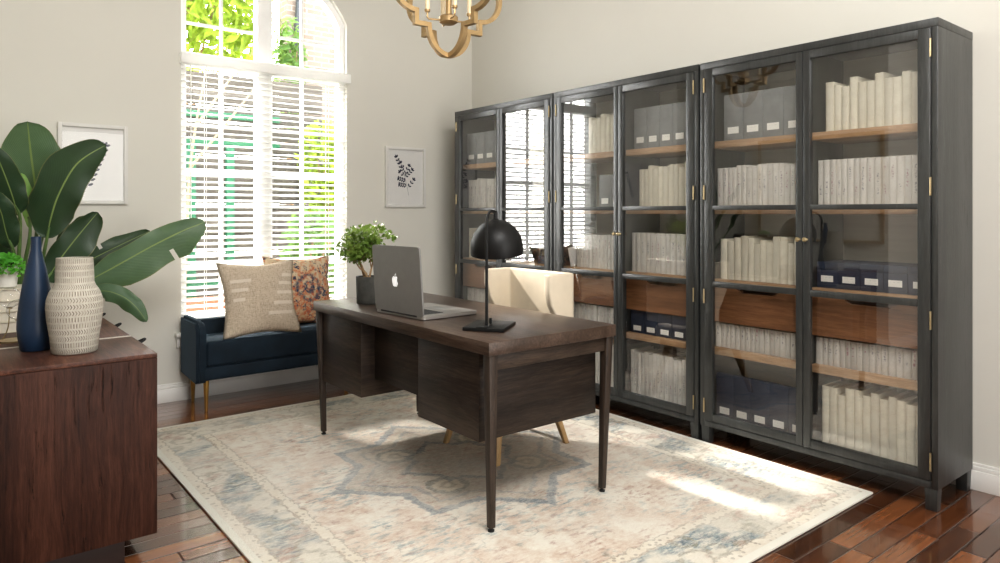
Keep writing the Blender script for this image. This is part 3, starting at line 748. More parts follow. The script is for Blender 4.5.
def row_books(b, sh, kind, y0, y1, hr, wr, x=-.325, skip=()):
    y = y0; i = 0; z = SZ[sh]
    while True:
        w = round(rb.uniform(*wr), 3); h = round(rb.uniform(*hr), 2)
        if y-w < y1 or i >= 20: break
        o = bpy.data.objects.new('book' if kind == 'cream' else 'journal', get_book(kind, h, w)); COL.objects.link(o)
        o.location = (x+rb.uniform(0, .006), y-w/2, z+.0005)
        colr = {'cream': 'blank cream clothbound book', 'white': 'off-white journal with printed spine'}[kind]
        tag(o, '%s, %s from window side, %s, %s' % (colr, ORD[i], SH[sh], BAY[b]), 'book', 'row on the %s, %s' % (SH[sh], BAY[b]))
        y -= w+.0006; i += 1
def row_files(b, sh, kind, y0, n, w, h, lz, typ='file', x=-.335):
    key = (kind, w, h, typ)
    if key not in FM: FM[key] = (file_mesh(kind, h, w) if typ == 'file' else box_mesh(h, w), label_mesh(w*.58, .036 if h > .2 else .03))
    me, lm = FM[key]
    for i in range(n):
        o = bpy.data.objects.new('magazine_file' if typ == 'file' else 'storage_box', me); COL.objects.link(o)
        o.location = (x, y0-w/2-i*(w+.002), SZ[sh]+.0005)
        nm = ('grey magazine file' if kind == 'grey' else 'navy magazine file') if typ == 'file' else 'navy lidded storage box'
        tag(o, '%s, %s from window side, %s, %s' % (nm, ORD[i], SH[sh], BAY[b]), 'file' if typ == 'file' else 'box', 'row on the %s, %s' % (SH[sh], BAY[b]))
        l = bpy.data.objects.new('label_card', lm); COL.objects.link(l); l.parent = o; l.location = (-.0006 if typ == 'file' else -.0006, 0, lz)
def S_(b): return bay_span(b)
CW = (.033, .042); JW = (.024, .034)
# bay 0
a, z_ = S_(0); row_files(0, 1, 'grey', a-.02, 4, .118, .25, .06); row_books(0, 2, 'white', a-.02, z_, (.235, .25), JW); row_books(0, 3, 'cream', a-.03, a-.20, (.20, .24), CW); row_books(0, 4, 'white', a-.01, z_, (.125, .135), JW)
row_books(0, 5, 'cream', a-.01, a-.3, (.27, .30), CW)
# bay 1 (mostly reflections): bottom rows and a blue tray handled below
a, z_ = S_(1); row_books(1, 1, 'cream', a-.22, z_, (.22, .26), CW); row_books(1, 2, 'white', a-.25, z_, (.22, .24), JW)
# bay 2
a, z_ = S_(2); row_books(2, 1, 'cream', a-.20, z_, (.22, .26), CW); row_files(2, 2, 'grey', a-.31, 2, .10, .22, .05); row_books(2, 3, 'white', a-.09, z_, (.215, .225), JW); row_books(2, 4, 'white', a, z_, (.125, .135), JW); row_books(2, 5, 'white', a, z_, (.28, .29), JW)
# bay 3
a, z_ = S_(3); row_files(3, 1, 'grey', a-.04, 5, .096, .25, .055); row_books(3, 2, 'cream', a-.07, z_, (.23, .27), CW); row_books(3, 3, 'white', a-.01, z_, (.235, .245), CW); row_files(3, 4, 'navy', a-.015, 5, .102, .139, .03); row_books(3, 5, 'white', a, z_, (.27, .28), JW)
# bay 4
a, z_ = S_(4); row_files(4, 1, 'grey', a-.06, 4, .114, .25, .055); row_books(4, 2, 'white', a-.01, z_, (.22, .235), JW); row_books(4, 3, 'cream', a-.03, z_, (.20, .245), CW); row_books(4, 4, 'white', a, z_, (.125, .135), JW); row_files(4, 5, 'navy', a-.012, 5, .103, .25, .05)
# bay 5
a, z_ = S_(5); row_books(5, 1, 'cream', a-.05, z_, (.20, .255), CW); row_books(5, 2, 'white', a-.01, z_, (.22, .235), JW); row_files(5, 3, 'navy', a-.012, 5, .101, .125, .045, 'box'); row_books(5, 4, 'white', a, z_, (.125, .135), JW); row_books(5, 5, 'cream', a-.03, z_, (.26, .31), CW)
# blue tray in bay 1, third shelf
a, z_ = S_(1)
bt = thing('desk_tray', 'small navy open basket with handles on the third shelf behind the lamp', 'basket', (-.26, a-.44, SZ[3]+.0005))
bm = new(); x0, x1, y0, y1, z0 = -.33, -.16, a-.53, a-.32, SZ[3]+.0005
box(bm, x0, y0, z0, x1, y1, z0+.006); 
for q in ((x0, y0, x0+.006, y1), (x1-.006, y0, x1, y1), (x0+.006, y0, x1-.006, y0+.006), (x0+.006, y1-.006, x1-.006, y1)): box(bm, q[0], q[1], z0+.006, q[2], q[3], z0+.055)
make('tray', bm, M['file_navy'], bt)
for yy in (y0+.003, y1-.003):
    bm = new(); bar(bm, [(x0+.03, yy, z0+.055), (x0+.03, yy, z0+.095), (x1-.03, yy, z0+.095), (x1-.03, yy, z0+.055)], .006, .008, False, (0, 1, 0)); make('handle', bm, M['file_navy'], bt)
# leaning white card in bay 2
a, z_ = S_(2)
bm = new(); box(bm, -.002, -.05, 0, .002, .05, .13); 
o = make('card', bm, M['paper'], local=True); o.location = (-.30, a-.062, SZ[3]+.008); o.rotation_euler = (R(-12), 0, R(90)); tag(o, 'white card leaning against the journals on the third shelf, third bay', 'card')

# ------------------------------------------------------------------ desk
DX0, DX1, DY0, DY1, DH = -2.041, -1.323, -2.891, -1.265, .76
dk = thing('desk', 'dark smoked oak writing desk with tapered legs standing on the rug', 'desk', ((DX0+DX1)/2, (DY0+DY1)/2, .011))
bm = new(); box(bm, DX0, DY0, .708, DX1, DY1, DH, .002); make('desk_top', bm, M['desktop'], dk)
for x in (DX0+.03, DX1-.03):
    for y in (DY0+.03, DY1-.03):
        sx = 1 if x < -1.7 else -1; sy = 1 if y < -2 else -1
        bm = new(); frustum(bm, (x+sx*.014, y+sy*.014, .026), .0125, (x, y, .708), .0205, .002); l = make('leg', bm, M['deskz'], dk)
        bm = new(); lathe(bm, [(0, 0), (.013, 0), (.013, .006), (.006, .009), (.006, .016), (0, .016)], (x+sx*.014, y+sy*.014, .0112), 16); make('foot_glide', bm, M['rubber'], l)
bm = new()
box(bm, DX0+.052, DY0+.020, .645, DX1-.052, DY0+.04, .708, .0015); make('apron', bm, M['desk'], dk)
bm = new(); box(bm, DX0+.052, DY1-.04, .645, DX1-.052, DY1-.02, .708, .0015); make('apron', bm, M['desk'], dk)
bm = new(); box(bm, DX0+.031, -2.785, .345, DX1-.020, -2.329, .7078, .002); make('pedestal', bm, M['desk'], dk)
bm = new(); box(bm, DX0+.031, -1.783, .315, DX1-.048, DY1-.06, .7078, .002); make('pedestal', bm, M['desk'], dk)
bm = new(); box(bm, DX0+.11, -2.329, .40, DX0+.13, -1.783, .7078, .001); make('modesty_panel', bm, M['desk'], dk)
bm = new(); box(bm, DX1-.075, -2.329, .62, DX1-.05, -1.783, .7078, .001); make('pencil_drawer', bm, M['desk'], dk)

# ------------------------------------------------------------------ desk chair
ch = thing('desk_chair', 'cream upholstered chair with wraparound back behind the desk', 'chair', (-1.28, -2.07, .011))
CX0, CX1, CY0, CY1 = -1.225, -1.02, -2.345, -1.785
# wrap back: U in plan, wing fronts cut back towards the bottom
def wrap_back():
    bm = new(); T = .045; zt, zb = .935, .50; rc = .05
    def path(off):
        x1 = CX1-off; ya, yb = CY0+off, CY1-off; r = max(.012, rc-off); pts = []
        pts += [(CX0, ya)]
        for k in range(7):
            a = -pi/2+pi/2*k/6; pts.append((x1-r+r*cos(a), ya+r+r*sin(a)))
        for k in range(7):
            a = pi/2*k/6; pts.append((x1-r+r*cos(a), yb-r+r*sin(a)))
        pts += [(CX0, yb)]; return pts
    P0, P1 = path(0), path(T); n = len(P0)
    zs = [zb, .62, .74, .775, .85, zt]
    def cut(z):   # front edge x by height
        return CX0+(0 if z >= .80 else min(.12, (.80-z)*.65))
    def pt(p, z, end):
        return (cut(z) if end else p[0], p[1], z)
    O = [[bm.verts.new(pt(p, z, i in (0, n-1))) for i, p in enumerate(P0)] for z in zs]
    I = [[bm.verts.new(pt(p, z, i in (0, n-1))) for i, p in enumerate(P1)] for z in zs]
    for k in range(len(zs)-1):
        for i in range(n-1):
            bm.faces.new((O[k][i], O[k][i+1], O[k+1][i+1], O[k+1][i])); bm.faces.new((I[k][i+1], I[k][i], I[k+1][i], I[k+1][i+1]))
        for i in (0, n-1): bm.faces.new((O[k][i], O[k+1][i], I[k+1][i], I[k][i]))
    for i in range(n-1):
        bm.faces.new((O[-1][i], O[-1][i+1], I[-1][i+1], I[-1][i])); bm.faces.new((O[0][i+1], O[0][i], I[0][i], I[0][i+1]))
    bmesh.ops.recalc_face_normals(bm, faces=bm.faces[:])
    es = [e for e in bm.edges if len(e.link_faces) == 2 and e.calc_face_angle(0) > R(50)]
    bmesh.ops.bevel(bm, geom=es, offset=.009, segments=3, affect='EDGES', profile=.5)
    return bm
make('backrest', wrap_back(), M['bonded'], ch, angle=60)
bm = new(); box(bm, -1.56, CY0+.05, .37, CX1-.05, CY1-.05, .48, .03, 4); make('seat', bm, M['bonded'], ch, angle=60)
bm = new(); box(bm, -1.50, CY0+.08, .33, CX1-.08, CY1-.08, .371, .004); make('seat_frame', bm, M['chairleg'], ch)
for (fx, fy, tx, ty) in ((-1.545, -1.867, -1.46, -1.92), (-1.54, -2.307, -1.46, -2.22), (-1.036, -2.274, -1.13, -2.21), (-1.04, -1.86, -1.13, -1.92)):
    bm = new(); frustum(bm, (fx, fy, .0112), .013, (tx, ty, .335), .021, .003); make('leg', bm, M['chairleg'], ch)

# ------------------------------------------------------------------ laptop
H1 = Vector((-1.974, -1.872, DH)); H2 = Vector((-1.950, -2.277, DH)); ang = math.atan2(H1.x-H2.x, -(H2.y-H1.y))
LW = (H2-H1).length; LD = .33
lt = thing('laptop', 'open grey aluminium laptop with white apple emblem on the desk', 'laptop', tuple(H1)+(), 0)
lt.location = tuple((H1+H2)/2); lt.rotation_euler = (0, 0, math.atan2((H1-H2).y, (H1-H2).x)-pi/2)
def rrect(w, h, r, n=6):
    out = []
    for cx_, cy_, a0 in ((w/2-r, h/2-r, 0), (-w/2+r, h/2-r, 90), (-w/2+r, -h/2+r, 180), (w/2-r, -h/2+r, 270)):
        for k in range(n+1): a = R(a0+90*k/n); out.append((cx_+r*cos(a), cy_+r*sin(a)))
    return out
def slab(bm, prof, t0, t1, f):
    a = [bm.verts.new(f(p, t0)) for p in prof]; b = [bm.verts.new(f(p, t1)) for p in prof]
    fs = [bm.faces.new(a[::-1]), bm.faces.new(b)]
    for k in range(len(prof)): j = (k+1) % len(prof); fs.append(bm.faces.new((a[k], a[j], b[j], b[k])))
    return fs
bm = new(); slab(bm, rrect(LD, LW, .018), .004, .019, lambda p, t: (p[0]+LD/2, p[1], t)); bmesh.ops.bevel(bm, geom=[e for e in bm.edges if len(e.link_faces) == 2 and e.calc_face_angle(0) > 1.2], offset=.003, segments=2, affect='EDGES')
base = make('base', bm, M['alubase'], lt, local=True)
bm = new()
for r_ in range(6):
    for c_ in range(14): box(bm, .035+r_*.021, -LW/2+.055+c_*.0215, .0188, .035+r_*.021+.018, -LW/2+.055+c_*.0215+.0185, .0205)
make('keyboard', bm, M['keys'], base, local=True, smooth=False)
bm = new(); box(bm, .185, -.06, .0188, .275, .06, .0194); make('trackpad', bm, M['alu'], base, local=True)
bm = new()
for sy in (-1, 1):
    for q in (.04, LD-.04): lathe(bm, [(0, 0), (.009, 0), (.009, .0045), (0, .0045)], (q, sy*(LW/2-.03), .0003), 12)
make('rubber_foot', bm, M['rubber'], base, local=True)
LH = .325
tilt = R(-4)
LM = Matrix.Translation((.004, 0, .016)) @ Matrix.Rotation(tilt, 4, 'Y')
bm = new(); slab(bm, rrect(LW, LH, .018), -.004, .004, lambda p, t: (t, p[0], p[1]+LH/2)); bmesh.ops.bevel(bm, geom=[e for e in bm.edges if len(e.link_faces) == 2 and e.calc_face_angle(0) > 1.2], offset=.0025, segments=2, affect='EDGES'); xform(bm, LM)
lid = make('lid', bm, M['alu'], lt, local=True)
bm = new(); slab(bm, rrect(LW-.016, LH-.02, .008), .0038, .0046, lambda p, t: (t, p[0], p[1]+LH/2)); xform(bm, LM); make('screen', bm, M['screen'], lid, local=True)
bm = new(); tube(bm, [(.004, -LW/2+.05, .016), (.004, LW/2-.05, .016)], .006, 10); make('hinge', bm, M['rubber'], lid, local=True)
# bitten apple emblem with a leaf
def apple():
    pts = []
    right = [(0, .018), (.004, .0195), (.009, .0205), (.0145, .0185), (.0170, .0145)]
    bite = [(.0140, .0105), (.0126, .0055), (.0132, .0005), (.0165, -.0035)]
    low = [(.0175, -.006), (.0155, -.0125), (.0115, -.0185), (.0075, -.0205), (.0035, -.0195), (0, -.0185)]
    left = [(-.0035, -.0195), (-.0075, -.0205), (-.0120, -.0180), (-.0165, -.0110), (-.0185, -.0030), (-.0185, .0060), (-.0165, .0135), (-.0125, .0185), (-.0075, .0205), (-.0035, .0192)]
    return right+bite+low+left
bm = new(); k = 1.22
f = lambda p, t: (t, .012-p[0]*k, p[1]*k+LH*.47)
slab(bm, apple(), -.0052, -.0042, f)
slab(bm, [(.0005, .0222), (.0012, .0275), (.0045, .0315), (.0088, .0330), (.0085, .0285), (.0055, .0242)], -.0052, -.0042, f)
xform(bm, LM); bmesh.ops.triangulate(bm, faces=[q for q in bm.faces if len(q.verts) > 4])
make('apple_emblem', bm, M['logo'], lid, local=True, smooth=False)

# ------------------------------------------------------------------ desk lamp
PX, PY = -1.862, -2.642
dl = thing('desk_lamp', 'black desk lamp with dome shade standing on the desk corner', 'lamp', (-1.822, -2.612, DH), math.atan2(-.146, .109))
bm = new(); box(bm, -.09, -.108, .001, .09, .108, .016, .002); make('base', bm, M['black'], dl, local=True)
iv = (Matrix.Translation(dl.location) @ Matrix.Rotation(dl.rotation_euler.z, 4, 'Z')).inverted()
lp = iv @ Vector((PX, PY, DH))
bm = new(); box(bm, lp.x-.03, lp.y-.06, .0158, lp.x+.018, lp.y+.022, .0195, .001); 
make('pole_plate', bm, M['black'], dl, local=True)
DCX, DCY = -1.745, -2.555
dcl = iv @ Vector((DCX, DCY, 0)); dv = Vector((dcl.x-lp.x, dcl.y-lp.y, 0)); dist = dv.length; dv.normalize()
pts = [(lp.x, lp.y, .019), (lp.x, lp.y, .30), (lp.x, lp.y, .445)]
for k in range(1, 9):
    a = pi/2*k/8; rr = .075; pts.append((lp.x+dv.x*rr*(1-cos(a)), lp.y+dv.y*rr*(1-cos(a)), .445+rr*.82*sin(a)))
pts.append((lp.x+dv.x*dist, lp.y+dv.y*dist, .503))
bm = new(); tube(bm, pts, .0065, 12); make('pole', bm, M['black'], dl, local=True)
sh_m = Matrix.Translation((dcl.x, dcl.y, .470)) @ Matrix.Rotation(R(-9), 4, Vector((-dv.y, dv.x, 0)))
prof_o = [(0.0, 0.0), (.02, -.002)]+[(.119*sin(a), -.128+.126*cos(a)) for a in [R(q) for q in range(14, 91, 6)]]+[(.1195, -.150), (.118, -.158)]
prof_i = [(.1165, -.158), (.1170, -.13)]+[(.117*sin(a), -.13+.124*cos(a)) for a in [R(q) for q in range(84, 6, -8)]]+[(0, -.006)]
bm = new(); lathe(bm, prof_o+[(.1165, -.158)], n=48); xform(bm, sh_m); shd = make('shade', bm, M['black'], dl, local=True, angle=50)
bm = new(); lathe(bm, prof_i, n=48); xform(bm, sh_m); make('shade_lining', bm, M['white_in'], shd, local=True, angle=50)
bm = new(); lathe(bm, [(0, .036), (.008, .036), (.010, .03), (.010, .004), (.014, .0), (0, 0)], n=16); xform(bm, Matrix.Translation((dcl.x, dcl.y, .469))); make('shade_cap', bm, M['black'], dl, local=True)
bm = new(); lathe(bm, [(0, -.02), (.014, -.022), (.014, -.06), (.028, -.085), (.026, -.105), (0, -.115)], n=16); xform(bm, sh_m); make('bulb', bm, M['bulb'], shd, local=True)
sw = iv @ Vector((PX+.045, PY+.03, DH))
bm = new(); lathe(bm, [(0, .042), (.006, .042), (.006, .02), (.003, .02), (.003, .016), (0, .016)], (sw.x, sw.y, 0), 12); make('switch', bm, M['black'], dl, local=True)

# ------------------------------------------------------------------ bonsai on desk
px, py = -1.845, -1.548
bp = thing('bonsai_plant', 'small leafy tree in a dark grey pot behind the laptop', 'plant', (px, py, DH))
bm = new(); lathe(bm, [(0, .001), (.060, .001), (.063, .006), (.066, .145), (.065, .150), (.058, .150), (.057, .13), (0, .13)], (px, py, DH), 40); make('pot', bm, M['stonepot'], bp)
bm = new(); lathe(bm, [(.0565, .128), (.03, .136), (0, .138)], (px, py, DH), 24); make('soil', bm, M['soil'], bp)
bm = new()
rn = random.Random(5); tips = []
def branch(p, d, L, r, depth):
    d = d.normalized(); pts = [p]; q = p.copy(); dd = d.copy()
    for k in range(4):
        dd = (dd+Vector((rn.gauss(0, .22), rn.gauss(0, .22), rn.gauss(.05, .15)))).normalized(); q = q+dd*L/4; pts.append(q.copy())
    tube(bm, pts, [r*(1-.5*k/4) for k in range(5)], 7)
    if depth == 0: tips.append(q); tips.append(pts[2]); return
    for k in range(3):
        a = rn.uniform(0, 6.28); nd = (dd*.55+Vector((cos(a), sin(a), .35+rn.uniform(-.2, .35)))*.75)
        branch(pts[-1 if k else 2], nd, L*.72, r*.55, depth-1)
    tips.append(q)
branch(Vector((px-.01, py, DH+.134)), Vector((.03, -.02, 1)), .12, .009, 2)
branch(Vector((px+.012, py+.01, DH+.134)), Vector((.4, .25, 1)), .14, .007, 2)
branch(Vector((px-.012, py+.01, DH+.134)), Vector((-.45, .1, 1)), .13, .006, 2)
make('trunk', bm, M['bark'], bp)
bm = new()
cen = Vector((px+.005, py, DH+.335))
for tq in tips:
    v = tq-cen
    for _ in range(15):
        q = tq+Vector((rn.gauss(0, .022), rn.gauss(0, .022), rn.gauss(.006, .018)))
        foliage(bm, q, (.003, .003, .003), 1, .013, rn, 1.4)
for _ in range(560):
    a = rn.uniform(0, 6.28); c_ = rn.uniform(-.75, 1); s_ = sqrt(1-c_*c_); rr = rn.uniform(.7, 1)
    q = cen+Vector((.155*s_*cos(a), .155*s_*sin(a), .122*c_))*rr
    if (math.sin(q.x*55)+math.sin(q.y*47+1)+math.sin(q.z*60+2)) < .25: continue
    foliage(bm, q, (.008, .008, .008), 2, .013, rn, 1.4)
make('foliage', bm, M['bonsaileaf'], bp, smooth=False)

# ------------------------------------------------------------------ window bench
BX0, BX1, BY0, BY1 = -2.440, -1.19, -.425, -.035
be = thing('upholstered_bench', 'navy velvet bench with brass legs under the window', 'bench', ((BX0+BX1)/2, (BY0+BY1)/2, 0))
bm = new(); box(bm, BX0+.04, BY0+.012, .195, BX1-.04, BY1-.01, .282, .018, 4); make('seat_base', bm, M['velvet'], be, angle=60)
bm = new(); box(bm, BX0+.062, BY0+.004, .284, BX1-.062, BY1-.06, .445, .022, 4); make('seat_cushion', bm, M['velvet'], be, angle=60)
def arm(xo, sgn):
    bm = new(); t_ = .062; y0, y1 = BY0-.005, BY1; zb = .185
    # profile in the (y,z) plane with a rounded top front corner, extruded along x
    pr = [(y0+.03, zb), (y1, zb), (y1, .575)]
    for k in range(9):
        a = pi/2*k/8; pr.append((y0+.09-.09*sin(a), .485+.09*cos(a)))
    for k in range(1, 6):
        a = pi/2*k/5; pr.append((y0+.03-.03*cos(a), zb+.03-.03*sin(a)))
    a_ = [bm.verts.new((xo, p[0], p[1])) for p in pr]; b_ = [bm.verts.new((xo+sgn*t_, p[0], p[1])) for p in pr]
    bm.faces.new(a_); bm.faces.new(b_[::-1])
    for k in range(len(pr)): j = (k+1) % len(pr); bm.faces.new((a_[k], a_[j], b_[j], b_[k]))
    bmesh.ops.recalc_face_normals(bm, faces=bm.faces[:])
    bmesh.ops.bevel(bm, geom=[e for e in bm.edges if e.calc_face_angle(0) > 1.2], offset=.018, segments=4, affect='EDGES')
    make('arm', bm, M['velvet'], be, angle=60)
arm(BX0, 1); arm(BX1, -1)
bm = new(); box(bm, BX0+.05, BY1-.06, .20, BX1-.05, BY1, .545, .016, 4); make('low_back', bm, M['velvet'], be, angle=60)
for x in (BX0+.068, BX1-.068):
    for y in (-.385, -.085):
        bm = new(); lathe(bm, [(0, 0), (.009, 0), (.010, .004), (.018, .196), (0, .196)], (x, y, 0), 20); make('leg', bm, M['gold_leg'], be)

def pillow(name, label, mat, loc, size, depth, rot, seed):
    bm = new(); n = 22; r2 = random.Random(seed)
    grid = {}
    for side in (1, -1):
        for i in range(n+1):
            for j in range(n+1):
                u, v = 2*i/n-1, 2*j/n-1
                if side == -1 and (i in (0, n) or j in (0, n)): grid[(side, i, j)] = grid[(1, i, j)]; continue
                pin = 1-.10*(1-abs(v)**2)*abs(u)**3*0
                # edges pulled in between the corners
                xx = u*(1-.13*(1-v*v)**1.3); zz = v*(1-.12*(1-u*u)**1.3)
                th = (max(0, (1-u*u)*(1-v*v)))**.55
                wr = .010*math.sin(7*u+3*v+seed)*(1-abs(u))*(abs(v)) + .008*math.sin(9*v-5*u)*(abs(u)**2)*(1-abs(v))
                grid[(side, i, j)] = bm.verts.new((xx*size/2, side*-(th*depth/2)+(-wr if side == 1 else 0), zz*size/2+size/2*.96))
    for side in (1, -1):
        for i in range(n):
            for j in range(n):
                q = [grid[(side, i, j)], grid[(side, i+1, j)], grid[(side, i+1, j+1)], grid[(side, i, j+1)]]
                bm.faces.new(q if side == 1 else q[::-1])
    bmesh.ops.translate(bm, verts=bm.verts[:], vec=(0, 0, -size/2*.96))
    o = make(name, bm, mat, local='keep', angle=180); o.location = loc; o.rotation_euler = rot
    tag(o, label, 'pillow', 'cushions on the window bench'); return o
pillow('throw_pillow', 'beige linen cushion with pale stripes on the navy bench', M['linen'], (-2.015, -.338, .686), .515, .15, (R(-17), R(-1.0), R(-4)), 1)
pillow('throw_pillow', 'rust and navy patterned kilim cushion on the navy bench', M['kilim'], (-1.672, -.195, .696), .52, .15, (R(-15), R(1.5), R(4)), 4)

# ------------------------------------------------------------------ framed prints
def sprig(bm, f, pts, leaf, r_, flip=1):
    pass
def framed(name, label, x0, x1, z0, z1, sprigfn):
    t = thing(name, label, 'picture', ((x0+x1)/2, -.002, z0), 0, 'framed botanical prints')
    w = .022
    bm = new()
    for q in ((x0, z0, x0+w, z1), (x1-w, z0, x1, z1), (x0+w, z0, x1-w, z0+w), (x0+w, z1-w, x1-w, z1)): box(bm, q[0], -.028, q[1], q[2], -.002, q[3], .002)
    make('picture_frame', bm, M['frame'], t)
    bm = new(); box(bm, x0+w, -.012, z0+w, x1-w, -.006, z1-w); make('mount', bm, M['paper'], t)
    bm = new(); g = .048; box(bm, x0+g, -.0135, z0+g, x1-g, -.0118, z1-g); make('paper_sheet', bm, M['paper'], t)
    bm = new(); sprigfn(bm, x0, x1, z0, z1); make('leaf_print', bm, M['ink'], t, smooth=False)
    bm = new(); bm.faces.new([bm.verts.new(p) for p in ((x0+w, -.018, z0+w), (x1-w, -.018, z0+w), (x1-w, -.018, z1-w), (x0+w, -.018, z1-w))]); make('picture_glass', bm, M['winglass'], t, smooth=False)
def oval(bm, x, z, L, W, a, y=-.0142):
    d = Vector((cos(a), 0, sin(a))); s = Vector((-sin(a), 0, cos(a))); c = Vector((x, y, z))
    bm.faces.new([bm.verts.new(c+d*L*cos(q)*.5+s*W*sin(q)*.5) for q in [2*pi*k/10 for k in range(10)]])
def stalk(bm, a, b, w=.0018):
    a = Vector((a[0], -.0141, a[1])); b = Vector((b[0], -.0141, b[1])); d = (b-a).normalized(); s = Vector((-d.z, 0, d.x))*w/2
    bm.faces.new([bm.verts.new(q) for q in (a-s, b-s, b+s, a+s)])
def frond(bm, pa, pb, n, L, W, a0=.0):
    stalk(bm, pa, pb, .0016); an = math.atan2(pb[1]-pa[1], pb[0]-pa[0])
    for k in range(n):
        t = (k+.6)/n; x = pa[0]+(pb[0]-pa[0])*t; z = pa[1]+(pb[1]-pa[1])*t
        for sd in (-1, 1): oval(bm, x+cos(an+sd*1.0)*L*.52, z+sin(an+sd*1.0)*L*.52, L, W, an+sd*.8)
    oval(bm, pb[0], pb[1], L, W, an)
def sprig_right(bm, x0, x1, z0, z1):
    w = x1-x0; h = z1-z0
    P = lambda u, v: (x0+u*w, z1-v*h)
    stalk(bm, P(.58, .80), P(.46, .42), .002)
    for a, b, n in [((.45, .42), (.26, .15), 5), ((.46, .38), (.36, .24), 2), ((.47, .46), (.60, .29), 3), ((.48, .50), (.68, .36), 4), ((.48, .48), (.34, .40), 2), ((.51, .56), (.32, .52), 4), ((.53, .64), (.34, .62), 4), ((.55, .68), (.72, .52), 3)]:
        frond(bm, P(*a), P(*b), n, .023, .0125)
def sprig_left(bm, x0, x1, z0, z1):
    w = x1-x0; h = z1-z0; P = lambda u, v: (x0+u*w, z1-v*h)
    frond(bm, P(.40, .80), P(.68, .24), 9, .030, .015)
framed('framed_print', 'white framed navy leaf print half hidden by the banana plant', -3.132, -2.751, 1.314, 1.812, sprig_left)
framed('framed_print', 'white framed navy leaf sprig print between window and bookcase', -.879, -.5, 1.306, 1.800, sprig_right)

# brass framed canvas on the left wall (seen mirrored in the bookcase glass)
fc = thing('framed_canvas', 'large plain canvas in thin brass frame hanging above the sideboard', 'picture', (XL+.002, -1.655, .98))
bm = new()
for q in ((-2.27, .98, -2.242, 2.0), (-1.068, .98, -1.04, 2.0), (-2.242, .98, -1.068, 1.008), (-2.242, 1.972, -1.068, 2.0)): box(bm, XL+.002, q[0], q[1], XL+.032, q[2], q[3], .002)
make('picture_frame', bm, M['gold'], fc)
bm = new(); box(bm, XL+.004, -2.242, 1.008, XL+.02, -1.068, 1.972); make('canvas', bm, M['wall'], fc)
# ------------------------------------------------------------------ chandelier
CHX, CHY = -1.712, -2.136; CB = 2.035
cz_ = CB+.325
cd = thing('chandelier', 'antique gold quatrefoil cage chandelier with cream candle sleeves', 'chandelier', (CHX, CHY, CB))
def quatre():
    q = []
    for k in range(11):
        a = pi/2*k/10; q.append((.115*sin(a), -.185-.135*cos(a)))
    q += [(.185, -.185), (.185, -.125)]
    for k in range(1, 11):
        a = pi/2*k/10; q.append((.185+.125*sin(a), -.125+.125*(1-cos(a))))
    right = q+[(x, -y) for x, y in q[-2::-1]]
    return right+[(-x, y) for x, y in right[-2:0:-1]]
Q = quatre()
view = R(38.6)
for ang_ in (-view+R(36), -view-R(44)):
    ux = Vector((cos(ang_), sin(ang_), 0))
    bm = new(); bar(bm, [Vector((CHX, CHY, cz_))+ux*p[0]+Vector((0, 0, p[1])) for p in Q], .026, .022, True, Vector((-ux.y, ux.x, 0))); make('cage_ring', bm, M['gold'], cd, angle=30)
bm = new(); lathe(bm, [(0, -.022), (.030, -.022), (.046, -.012), (.048, .012), (.040, .020), (.016, .022), (.016, .24), (.03, .245), (.03, .26), (0, .30)], (CHX, CHY, 2.218), 28); make('centre_column', bm, M['gold'], cd)
for k in range(4):
    a = view*-1+R(200+90*k); d = Vector((cos(a), sin(a), 0)); c = Vector((CHX, CHY, 2.214)); e_ = c+d*.108
    bm = new(); tube(bm, [c+d*.04, c+d*.10, e_+Vector((0, 0, .008)), e_+Vector((0, 0, .035))], .005, 8); lathe(bm, [(0, 0), (.012, 0), (.0145, .006), (.0145, .012), (0, .012)], e_+Vector((0, 0, .033)), 14); ar = make('candle_arm', bm, M['gold'], cd)
    bm = new(); lathe(bm, [(0, 0), (.0115, 0), (.0115, .10), (0, .10)], e_+Vector((0, 0, .044)), 14); make('candle_sleeve', bm, M['candle'], ar)
    bm = new(); lathe(bm, [(0, 0), (.008, .004), (.012, .02), (.009, .045), (.002, .07), (0, .072)], e_+Vector((0, 0, .144)), 12); make('bulb', bm, M['bulb'], ar)
bm = new(); zc = cz_+.32; k = 0
tube(bm, [(CHX, CHY, 2.45), (CHX, CHY, zc)], .006, 8)
while zc < CEIL-.05:
    ax = Vector((1, 0, 0)) if k % 2 else Vector((0, 1, 0))
    tube(bm, [Vector((CHX, CHY, zc+.02))+ax*.011*cos(q)+Vector((0, 0, .022*sin(q))) for q in [2*pi*j/14 for j in range(15)]], .0028, 6, False); zc += .034; k += 1
make('chain', bm, M['gold'], cd)
bm = new(); lathe(bm, [(0, -.05), (.012, -.05), (.02, -.03), (.06, -.02), (.065, -.001), (0, -.001)], (CHX, CHY, CEIL), 28); make('ceiling_canopy', bm, M['gold'], cd)

# ------------------------------------------------------------------ console on the left
KX0, KX1, KY0, KY1, KH = -3.64, -3.067, -2.25, -.86, .75
ko = thing('sideboard', 'reclaimed brown wood sideboard in the near left corner holding the vases', 'sideboard', ((KX0+KX1)/2, (KY0+KY1)/2, 0))
bm = new(); box(bm, KX0, KY0, .097, KX1, KY0+.03, KH-.017, .0015); make('end_panel', bm, M['console'], ko)
bm = new(); box(bm, KX0, KY1-.03, .097, KX1, KY1, KH-.017, .0015); make('end_panel', bm, M['console'], ko)
bm = new(); box(bm, KX0, KY0, KH-.016, KX1, -1.802, KH, .0015); make('top_board', bm, M['consoletop'], ko)
bm = new(); box(bm, KX0, -1.798, KH-.016, KX1, KY1, KH, .0015); make('top_board', bm, M['consoletop'], ko)
bm = new(); box(bm, KX0+.001, -1.812, KH-.015, KX1-.001, -1.790, KH+.0012, .0005); make('top_strip', bm, M['palestrip'], ko)  # thin pale strip running across the sideboard top
